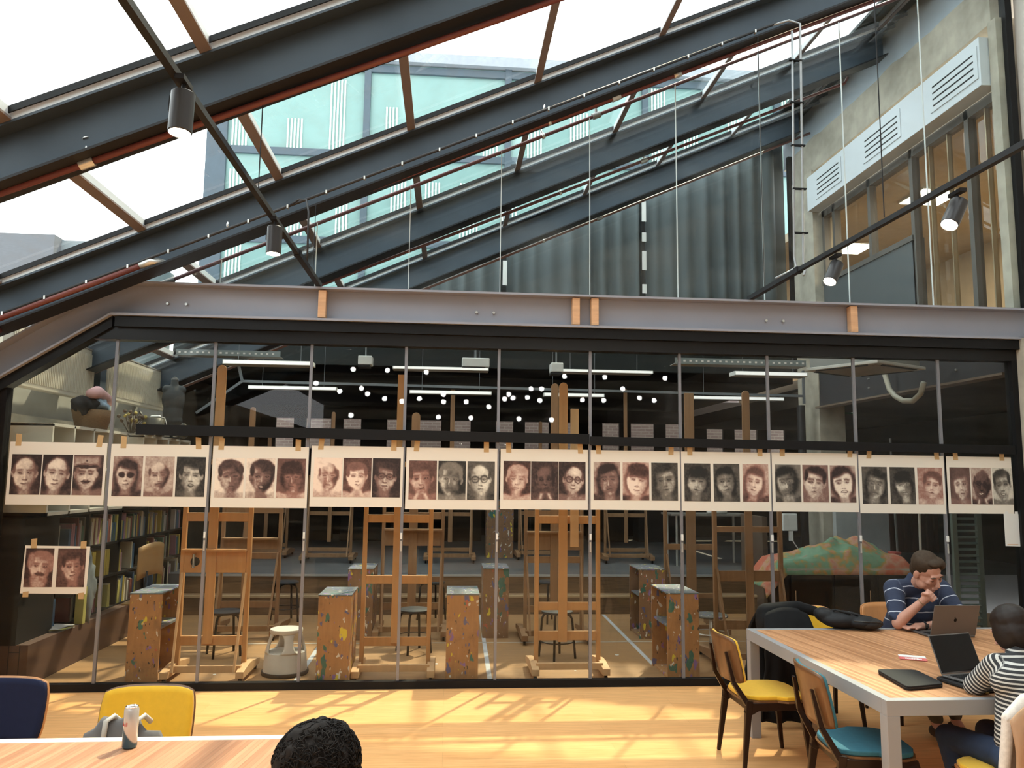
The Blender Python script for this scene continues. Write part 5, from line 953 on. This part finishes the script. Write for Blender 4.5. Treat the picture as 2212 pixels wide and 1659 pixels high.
# ================================================================ PEOPLE
def skin_mat(name, col): return pm(name, col, .5, 0, .08, 25)
SK = skin_mat('fair_skin', (.52, .27, .20)); SKD = skin_mat('brown_skin', (.42, .20, .135))
def xf(mb, mat4): mb.v = [tuple(mat4 @ Vector(v)) for v in mb.v]; return mb
def head_mb():
    """head looking along -y, z up, origin between the ears"""
    h = M(); h.ell((0, .012, .045), (.076, .095, .082)).ell((0, -.022, -.022), (.063, .068, .082)).ell((0, -.045, -.082), (.042, .038, .028)).ell((0, -.068, -.098), (.020, .016, .014))
    h.ell((0, -.083, .030), (.050, .013, .011)).cap((0, -.092, .012), (0, -.112, -.028), .0085, .0125).ell((0, -.106, -.033), (.017, .011, .008)).ell((-.035, -.070, -.018), (.020, .016, .018)).ell((.035, -.070, -.018), (.020, .016, .018))
    h.ell((0, -.090, -.060), (.024, .010, .006)).ell((0, -.088, -.070), (.020, .010, .006))
    for s_ in (-1, 1):
        h.ell((s_*.076, .004, -.004), (.010, .020, .032), (0, 0, -s_*.35)).ell((s_*.050, -.02, -.06), (.02, .04, .035))
        h.ell((s_*.030, -.078, .008), (.013, .008, .008))
    return h
def face_bits(parent, mat4, browm, skin, closed=True):
    for s_ in (-1, 1):
        xf(M().tube([(s_*.014, -.0945, .026), (s_*.030, -.096, .034), (s_*.048, -.086, .028)], [.0035, .0048, .003], 8), mat4).build('eyebrow', browm, parent, smooth=True)
        if closed: xf(M().tube([(s_*.018, -.0865, .004), (s_*.030, -.088, -.0005), (s_*.042, -.083, .004)], [.0012, .0022, .0012], 6), mat4).build('eyelash_line', browm, parent, smooth=True)
        xf(M().ell((s_*.030, -.0815, .006), (.011, .0065, .006)), mat4).build('eyelid', skin, parent, smooth=True)
    xf(M().tube([(-.022, -.094, -.066), (0, -.0985, -.064), (.022, -.094, -.066)], [.002, .0035, .002], 8), mat4).build('lips', pm('lip_skin', (.42, .16, .13), .5), parent, smooth=True)
def hair_cap(parent, mat4, mt, scale=1.0, extra=None, front=-.06, low=-.03):
    m_ = M().ell((0, .022, .055), (.083*scale, .098*scale, .084*scale)).ell((0, .055, .0), (.074, .06, .07))
    if extra: extra(m_)
    return organic('hair', xf(m_, mat4), mt, parent, .006, 3)
def finger(m_, pts, r0=.0095, r1=.0075):
    for k in range(len(pts)-1): a = r0+(r1-r0)*k/(len(pts)-1); b_ = r0+(r1-r0)*(k+1)/(len(pts)-1); m_.cap(pts[k], pts[k+1], a, b_, 10)
def arm_attr(bones):
    bs = [(Vector(a), Vector(b_), r_, off, ax) for a, b_, r_, off, ax in bones]
    def fn(co):
        best = None
        for a, b_, r_, off, ax in bs:
            d = b_-a; t_ = max(-.3, min(1.3, (co-a).dot(d)/d.length_squared)); dist = (co-(a+d*max(0, min(1, t_)))).length-r_
            if best is None or dist < best[0]: best = (dist, off+t_*d.length if ax else off+co.z)
        return best[1]
    return fn
def stripe_mat(name, base, line, period, duty, warm=None):
    mt, nt, b = newmat(name); a = N(nt, 'ShaderNodeAttribute', attribute_name='stripe'); w_ = noisef(nt, coords(nt, rand=False), 7, 2)
    m1 = N(nt, 'ShaderNodeMath', operation='MULTIPLY_ADD'); nt.links.new(w_, m1.inputs[0]); m1.inputs[1].default_value = period*.35; nt.links.new(a.outputs['Fac'], m1.inputs[2])
    m2 = N(nt, 'ShaderNodeMath', operation='DIVIDE'); nt.links.new(m1.outputs[0], m2.inputs[0]); m2.inputs[1].default_value = period
    m3 = N(nt, 'ShaderNodeMath', operation='FRACT'); nt.links.new(m2.outputs[0], m3.inputs[0]); m4 = N(nt, 'ShaderNodeMath', operation='LESS_THAN'); nt.links.new(m3.outputs[0], m4.inputs[0]); m4.inputs[1].default_value = duty
    c = mixc(nt, m4.outputs[0], base, line); nt.links.new(c, b.inputs['Base Color']); b.inputs['Roughness'].default_value = .9
    bumpto(nt, b, noisef(nt, coords(nt, rand=False), 18, 4), .5, .01); return mt
# ---- man in the navy striped jumper, seated at the far side, fist at his mouth
man = thing('person', 'man in navy jumper with thin white stripes, fist at his mouth, sitting at the laptop', 'person', (3.68, -1.0, 0))
O = Vector((3.68, -1.0, 0))
def L(p): return Vector(p)-O
hipc = Vector((3.68, -.98, .54)); chest = Vector((3.70, -1.17, .90)); neck = Vector((3.665, -1.27, 1.10)); shR = Vector((3.49, -1.24, 1.035)); shL = Vector((3.90, -1.20, 1.03))
elR = Vector((3.395, -1.44, .815)); wrR = Vector((3.515, -1.575, .995)); elL = Vector((3.90, -1.46, .825)); wrL = Vector((3.545, -1.50, .800))
hc = Vector((3.64, -1.44, 1.185))
HM = Matrix.Translation(L(hc)) @ Matrix.Rotation(R(12), 4, 'Z') @ Matrix.Rotation(R(30), 4, 'X') @ Matrix.Rotation(R(-12), 4, 'Y') @ Matrix.Scale(1.17, 4)
bd = M(); xf_h = xf(head_mb(), HM); bd.add(xf_h.v, xf_h.f)
bd.cap(L(neck)+Vector((0, .03, -.03)), L(hc)+Vector((.01, .05, -.05)), .058, .054, 14)
bd.cap(L(shR), L(elR), .045, .040, 12).cap(L(elR), L(wrR), .046, .027, 14).cap(L(shL), L(elL), .045, .040, 12).cap(L(elL), L(wrL), .042, .026, 14)
bd.ell(L(elR)+Vector((0, .0, -.005)), (.045, .045, .045))
bd.cap(L(chest), L(hipc), .12, .13, 14)
# right fist: knuckles up towards the mouth
w0 = L(wrR); ax = (L(wrR)-L(elR)).normalized(); pc = w0+ax*.055; side = Vector((.75, -.35, -.35)).normalized(); side = (side-ax*side.dot(ax)).normalized(); out = ax.cross(side).normalized()
if out.y > 0: out = -out
bd.cap(w0, w0+ax*.03, .028, .032, 12).ell(pc, (.038, .030, .040))
for k in range(4):
    b0 = pc+side*(-.030+.021*k)+ax*(.030-.004*abs(k-1.2)); k1 = b0+out*.012+ax*.008; k2 = k1+out*.022-ax*.020; k3 = k2-out*.012-ax*.018
    finger(bd, [b0-out*.01, k1, k2, k3], .0115, .0095)
th = pc-side*.036-ax*.018; finger(bd, [th, th+out*.022+ax*.022-side*.006, th+out*.036+ax*.040+side*.014], .0125, .010)
# left hand lying flat by the elbow
w1 = L(wrL); a2 = (L(wrL)-L(elL)).normalized(); bd.cap(w1, w1+a2*.05, .026, .03, 12).ell(w1+a2*.06+Vector((0, 0, -.002)), (.045, .036, .017))
for k in range(4):
    b0 = w1+a2*.085+Vector((.0, -.027+.018*k, .0)); finger(bd, [b0, b0+a2*.030+Vector((0, 0, .004)), b0+a2*.052+Vector((0, 0, -.006))], .0088, .0075)
finger(bd, [w1+a2*.03+Vector((0, -.03, 0)), w1+a2*.06+Vector((0, -.05, .002)), w1+a2*.085+Vector((0, -.052, -.003))], .010, .0085)
legs = [(Vector((3.58, -.98, .52)), Vector((3.50, -1.36, .50)), Vector((3.62, -1.50, .10))), (Vector((3.78, -.98, .52)), Vector((3.84, -1.38, .50)), Vector((3.82, -1.42, .10)))]
for a, k_, f_ in legs: bd.cap(L(a), L(k_), .06, .05).cap(L(k_), L(f_), .045, .035).cap(L(f_), L(f_)+Vector((0, -.10, -.06)), .035, .028)
organic('body', bd, SK, man, .0055, 3)
face_bits(man, HM, pm('brown_brow', (.07, .04, .025), .8), SK)
HB = pm('short_brown_hair', (.050, .032, .020), .75, 0, .35, 60)
hair_cap(man, HM, HB, 1.0, lambda m_: m_.ell((.0, -.048, .108), (.045, .038, .022)).ell((.045, -.03, .085), (.035, .05, .04)).ell((-.05, .01, .07), (.034, .06, .05)))
tm = M().cap(L(chest), L(hipc)+Vector((0, 0, .05)), .165, .165, 20).ell(L(chest)+Vector((0, .01, .06)), (.205, .14, .13)).cap(L(shR), L(shL), .078, .078, 16).cap(L(neck)+Vector((0, .03, -.04)), L(neck)+Vector((0, .02, .005)), .085, .070, 16)
tm.cap(L(shR), L(elR).lerp(L(shR), .16), .078, .064, 16).cap(L(shL), L(elL), .078, .062, 16).cap(L(elL), L(elL).lerp(L(wrL), .25), .058, .052, 14).ell(L(hipc)+Vector((0, 0, .0)), (.19, .15, .10))
for k in range(5): p = L(shR).lerp(L(elR), .35+.13*k); tm.ell(p, (.078, .07, .03), (.4, .5, 0))
jm = stripe_mat('navy_striped_jumper', (.022, .030, .062), (.48, .50, .58), .098, .085)
organic('jumper', tm, jm, man, .010, 6, arm_attr([(L(hipc), L(chest), .17, 0, False), (L(chest), L(neck), .16, 0, False), (L(shR), L(elR), .078, .03, True), (L(shL), L(elL), .078, .05, True)]))
tr = M().ell(L(hipc)+Vector((0, -.02, -.06)), (.18, .15, .10))
for a, k_, f_ in legs: tr.cap(L(a)+Vector((0, 0, .0)), L(k_), .085, .07).cap(L(k_), L(f_)+Vector((0, 0, .04)), .066, .05)
organic('trousers', tr, pm('khaki_trousers', (.10, .085, .06), .9, 0, .15), man, .012, 5)
for a, k_, f_ in legs: organic('shoe', M().cap(L(f_)+Vector((0, .03, -.055)), L(f_)+Vector((-.01, -.17, -.06)), .042, .036), pm('brown_leather_shoe', (.05, .03, .02), .5), man, .009, 3)
M().tube([tuple(L(wrR)-ax*.012+(side*math.cos(q)+out*math.sin(q))*.0315) for q in (2*PI*k/20 for k in range(21))], .0022, 6).build('bracelet', pm('thin_cord', (.22, .15, .06), .6), man)
wv = a2.orthogonal().normalized(); wv2 = a2.cross(wv); M().tube([tuple(w1-a2*.02+(wv*math.cos(q)+wv2*math.sin(q))*.0285) for q in (2*PI*k/20 for k in range(21))], .0075, 8).build('watch_strap', BLACKM, man, smooth=True)
M().box(-.014, .014, -.004, .004, -.014, .014).build('watch_case', CHROME, man).location = w1-a2*.02+Vector((0, -.031, .006))
# ---- person in the black and white striped top, seen from behind at the near side
wo = thing('person', 'person with dark bobbed hair and black and white striped top, seen from behind', 'person', (2.88, -3.40, 0)); O = Vector((2.88, -3.40, 0))
hip = Vector((2.88, -3.38, .53)); ch = Vector((2.92, -3.34, .82)); nk = Vector((2.98, -3.22, .99)); sl = Vector((2.84, -3.26, .935)); sr = Vector((3.15, -3.26, .935)); el = Vector((2.80, -3.13, .80)); wl = Vector((2.97, -2.97, .825)); er = Vector((3.25, -3.10, .80)); wr_ = Vector((3.12, -2.95, .825)); hd = Vector((3.0, -3.17, 1.085))
HW = Matrix.Translation(L(hd)) @ Matrix.Rotation(R(196), 4, 'Z') @ Matrix.Rotation(R(26), 4, 'X') @ Matrix.Scale(.98, 4)
b2 = M(); q = xf(head_mb(), HW); b2.add(q.v, q.f); b2.cap(L(nk)+Vector((0, -.02, -.03)), L(hd)+Vector((0, -.03, -.04)), .048, .046)
b2.cap(L(sl), L(el), .04, .036).cap(L(el), L(wl), .036, .024).cap(L(sr), L(er), .04, .036).cap(L(er), L(wr_), .036, .024).cap(L(ch), L(hip), .10, .12)
for w_, sx in ((L(wl), 1), (L(wr_), -1)):
    b2.ell(w_+Vector((sx*.03, .03, 0)), (.034, .042, .015))
    for k in range(4): p = w_+Vector((sx*.02+.014*k*sx, .06+.004*k, 0)); finger(b2, [p, p+Vector((sx*.008, .028, .004)), p+Vector((sx*.012, .048, -.004))], .0078, .0068)
    finger(b2, [w_+Vector((sx*.05, .02, 0)), w_+Vector((sx*.068, .045, 0)), w_+Vector((sx*.07, .065, -.002))], .009, .0078)
lg = [(Vector((2.82, -3.36, .51)), Vector((2.74, -2.98, .50)), Vector((2.74, -3.12, .10))), (Vector((2.98, -3.36, .51)), Vector((3.0, -2.94, .51)), Vector((3.0, -2.90, .10)))]
for a, k_, f_ in lg: b2.cap(L(a), L(k_), .06, .05).cap(L(k_), L(f_), .045, .034).cap(L(f_), L(f_)+Vector((0, .10, -.06)), .03, .025)
organic('body', b2, SK, wo, .006, 3)
BH = pm('glossy_black_brown_hair', (.018, .012, .010), .45, 0, .3, 60)
hair_cap(wo, HW, BH, 1.08, lambda m_: m_.ell((0, .04, -.01), (.09, .075, .10)).ell((-.07, .0, -.01), (.025, .06, .08)).ell((.07, .0, -.01), (.025, .06, .08)).ell((0, .02, .07), (.085, .095, .07)))
t2 = M().cap(L(ch), L(hip)+Vector((0, 0, .04)), .125, .135, 18).ell(L(ch)+Vector((0, .01, .05)), (.16, .11, .11)).cap(L(sl), L(sr), .064, .064, 14).cap(L(nk)+Vector((0, -.02, -.04)), L(nk)+Vector((0, -.01, -.01)), .07, .058)
t2.cap(L(sl), L(el), .064, .054).cap(L(el), L(wl), .052, .036).cap(L(sr), L(er), .064, .054).cap(L(er), L(wr_), .052, .036)
sm = stripe_mat('black_white_stripes', (.025, .025, .028), (.52, .50, .47), .021, .40)
organic('striped_top', t2, sm, wo, .009, 6, arm_attr([(L(hip), L(ch), .14, 0, False), (L(ch), L(nk), .13, 0, False), (L(sl), L(el), .062, .01, True), (L(el), L(wl), .05, .02, True), (L(sr), L(er), .062, .01, True), (L(er), L(wr_), .05, 0, True)]))
t3 = M().ell(L(hip)+Vector((0, .0, -.02)), (.17, .14, .10))
for a, k_, f_ in lg: t3.cap(L(a), L(k_), .082, .066).cap(L(k_), L(f_)+Vector((0, 0, .03)), .062, .046)
organic('jeans', t3, pm('dark_blue_jeans', (.020, .035, .075), .85, 0, .25, 14), wo, .011, 4)
for a, k_, f_ in lg: organic('shoe', M().cap(L(f_)+Vector((0, -.03, -.055)), L(f_)+Vector((0, .14, -.062)), .038, .032), BLACKM, wo, .009, 3)
# tan coat over that chair
t = thing('hanging_coat', 'tan coat with white fleece collar over the chair back at the lower right', 'coat', (2.79, -3.71, -.02)); TAN = pm('tan_suede', (.40, .24, .14), .85, 0, .12, 12); FL = pm('white_fleece', (.62, .58, .54), 1, 0, .2, 60)
def tcoat(sy_):
    def fn(u, v_):
        a = (u-.5)*2; top = .925-.10*abs(a)**2.5; n_ = mnoise.noise(Vector((u*4, v_*3, 5+sy_))); z = .18+(top-.18)*v_
        return (a*(.235+.06*(1-v_))+.02*n_, sy_*(.012+.042*math.sin(min(1, (1-v_)*4)*PI/2))+.02*math.sin(a*8+n_)*(1-v_), z)
    return fn
M().grid(tcoat(-1), 26, 26).build('outer_panel', TAN, t, smooth=True, solid=.016); M().grid(tcoat(1), 26, 26).build('inner_panel', FL, t, smooth=True, solid=.016)
organic('fleece_collar', M().cap((-.21, .03, .82), (-.12, .03, .90), .032, .034).cap((-.12, .03, .90), (.12, .03, .90), .034, .034).cap((.12, .03, .90), (.21, .03, .82), .034, .032).cap((-.21, .03, .82), (-.25, .02, .62), .030, .024).cap((-.25, .02, .62), (-.27, .02, .45), .024, .02), FL, t, .008, 3)
M().tube([(-.20, -.062, .80), (-.215, -.066, .6), (-.23, -.07, .4)], .004, 6).build('seam', pm('dark_tan_seam', (.22, .13, .07), .8), t)
# ---- person in the foreground, curly dark hair tied at the back
fp = thing('person', 'person with dark curly tied-back hair in the foreground, seen from behind', 'person', (-.30, -5.28, 0)); O = Vector((-.30, -5.28, 0))
hd = Vector((-.305, -5.24, 1.15)); HF = Matrix.Translation(L(hd)) @ Matrix.Rotation(R(233), 4, 'Z') @ Matrix.Rotation(R(18), 4, 'X')
b3 = M(); q = xf(head_mb(), HF); b3.add(q.v, q.f); nk = Vector((-.29, -5.32, .99)); b3.cap(L(nk), L(hd)+Vector((0, -.03, -.05)), .05, .048)
sl, sr, ch, hip = Vector((-.48, -5.33, .93)), Vector((-.12, -5.33, .93)), Vector((-.30, -5.36, .82)), Vector((-.30, -5.38, .52))
el, er, wl, wr_ = Vector((-.60, -5.18, .80)), Vector((-.03, -5.14, .80)), Vector((-.60, -4.93, .80)), Vector((-.44, -4.93, .80))
er = Vector((-.20, -5.05, .82)); er = Vector((-.08, -5.10, .80)); wr_ = Vector((-.46, -4.90, .80))
b3.cap(L(ch), L(hip), .11, .125).cap(L(sl), L(el), .042, .037).cap(L(el), L(wl), .036, .025).cap(L(sr), L(er), .042, .037).cap(L(er), L(wr_), .036, .025)
for w_, sx in ((L(wl), 1), (L(wr_), -1)):
    b3.ell(w_+Vector((0, .035, .0)), (.036, .042, .015))
    for k in range(4): p = w_+Vector((-.026+.017*k, .07-.003*abs(k-1.5), 0)); finger(b3, [p, p+Vector((0, .03, .004)), p+Vector((0, .05, -.004))], .008, .007)
    finger(b3, [w_+Vector((sx*.03, .02, 0)), w_+Vector((sx*.05, .045, 0)), w_+Vector((sx*.052, .065, -.002))], .0095, .008)
lg = [(Vector((-.40, -5.34, .50)), Vector((-.44, -4.95, .50)), Vector((-.44, -4.92, .10))), (Vector((-.20, -5.34, .50)), Vector((-.18, -4.95, .50)), Vector((-.18, -4.92, .10)))]
for a, k_, f_ in lg: b3.cap(L(a), L(k_), .06, .05).cap(L(k_), L(f_), .045, .034).cap(L(f_), L(f_)+Vector((0, .10, -.06)), .03, .025)
organic('body', b3, SKD, fp, .006, 3)
CH = pm('curly_black_hair', (.018, .013, .011), .8, 0, .6, 50)
hb = organic('hair', xf(M().ell((0, .03, .055), (.096, .108, .090)).ell((0, .06, .0), (.086, .07, .085)).ell((-.045, .05, .0), (.046, .06, .06)).ell((.045, .05, .0), (.046, .06, .06)), HF), CH, fp, .005, 2)
for v_ in hb.data.vertices:
    c_ = v_.co*1; n_ = mnoise.noise(c_*17)*.016+mnoise.noise(c_*60)*.006; v_.co += v_.normal*n_
rc = random.Random(8); mb = M(); q0 = HF.to_3x3(); base = L(hd)
for k in range(1500):
    a, e_ = rc.uniform(0, 2*PI), rc.uniform(-.8, 1.0); d = Vector((math.cos(a)*math.sqrt(max(0, 1-e_*e_)), math.sin(a)*math.sqrt(max(0, 1-e_*e_)), e_))
    if d.y < -.1 and d.z < .35: continue
    p = Vector((d.x*.096, d.y*.106+.032, d.z*.090+.052)); tdir = d.cross(Vector((rc.uniform(-1, 1), rc.uniform(-1, 1), rc.uniform(-1, 1)))).normalized(); s2 = d.cross(tdir); r_ = rc.uniform(.005, .010); pts = []
    for j in range(8): w_ = j*.95; pts.append(HF @ (p+d*(.0012-.00035*(j-3.5)**2*.35)+tdir*(j*.0040-.014)+(s2*math.cos(w_)+d*.5*math.sin(w_))*r_*.6))
    mb.tube(pts, [.0012, .0014, .0014, .0014, .0013, .0011, .0008, .0004], 3)
mb.build('curls', CH, fp, smooth=True)
pt = M(); tie = HF @ Vector((0.01, .128, -.045)); dirp = (q0 @ Vector((.1, 1, -.35))).normalized()
pb = blob(tuple(tie+dirp*.075), (.052, .06, .055), 6, .5); pony = organic('ponytail', pb, CH, fp, .006, 1)
for v_ in pony.data.vertices: v_.co += v_.normal*(mnoise.noise(v_.co*60)*.008)
mb = M(); pc_ = tie+dirp*.075
for k in range(420):
    d = Vector((rc.gauss(0, 1), rc.gauss(0, 1), rc.gauss(0, 1))).normalized(); t1 = d.orthogonal().normalized(); t2_ = d.cross(t1); pts = [pc_+d*(.050+.0022*j)+(t1*math.cos(j*1.1)+t2_*math.sin(j*1.1))*.010 for j in range(7)]; mb.tube(pts, [.0012, .0012, .0011, .001, .0008, .0006, .0004], 3)
mb.build('ponytail_curls', CH, fp, smooth=True)
M().tube([tuple(tie+(dirp.orthogonal().normalized()*math.cos(w_)+dirp.cross(dirp.orthogonal().normalized())*math.sin(w_))*.026) for w_ in (2*PI*k/16 for k in range(17))], .006, 8).build('hair_tie', pm('pale_hair_tie', (.55, .6, .62), .4), fp, smooth=True)
t4 = M().cap(L(ch), L(hip)+Vector((0, 0, .04)), .14, .15, 18).ell(L(ch)+Vector((0, .01, .05)), (.17, .12, .11)).cap(L(sl), L(sr), .066, .066).cap(L(nk)+Vector((0, -.02, -.04)), L(nk), .07, .058).cap(L(sl), L(el), .066, .056).cap(L(el), L(el).lerp(L(wl), .8), .053, .038).cap(L(sr), L(er), .066, .056).cap(L(er), L(er).lerp(L(wr_), .8), .053, .038)
organic('sweater', t4, pm('plain_dark_sweater', (.05, .05, .06), .9), fp, .010, 5)
t5 = M().ell(L(hip), (.17, .14, .10))
for a, k_, f_ in lg: t5.cap(L(a), L(k_), .082, .066).cap(L(k_), L(f_)+Vector((0, 0, .03)), .062, .046)
organic('trousers', t5, pm('dark_trousers', (.03, .03, .035), .9), fp, .012, 4)
for a, k_, f_ in lg: organic('shoe', M().cap(L(f_)+Vector((0, -.03, -.055)), L(f_)+Vector((0, .14, -.062)), .038, .032), BLACKM, fp, .009, 3)
chair(-.30, -5.40, 0, NAVY, 'chair under the foreground person at the bottom edge', wide=.44)
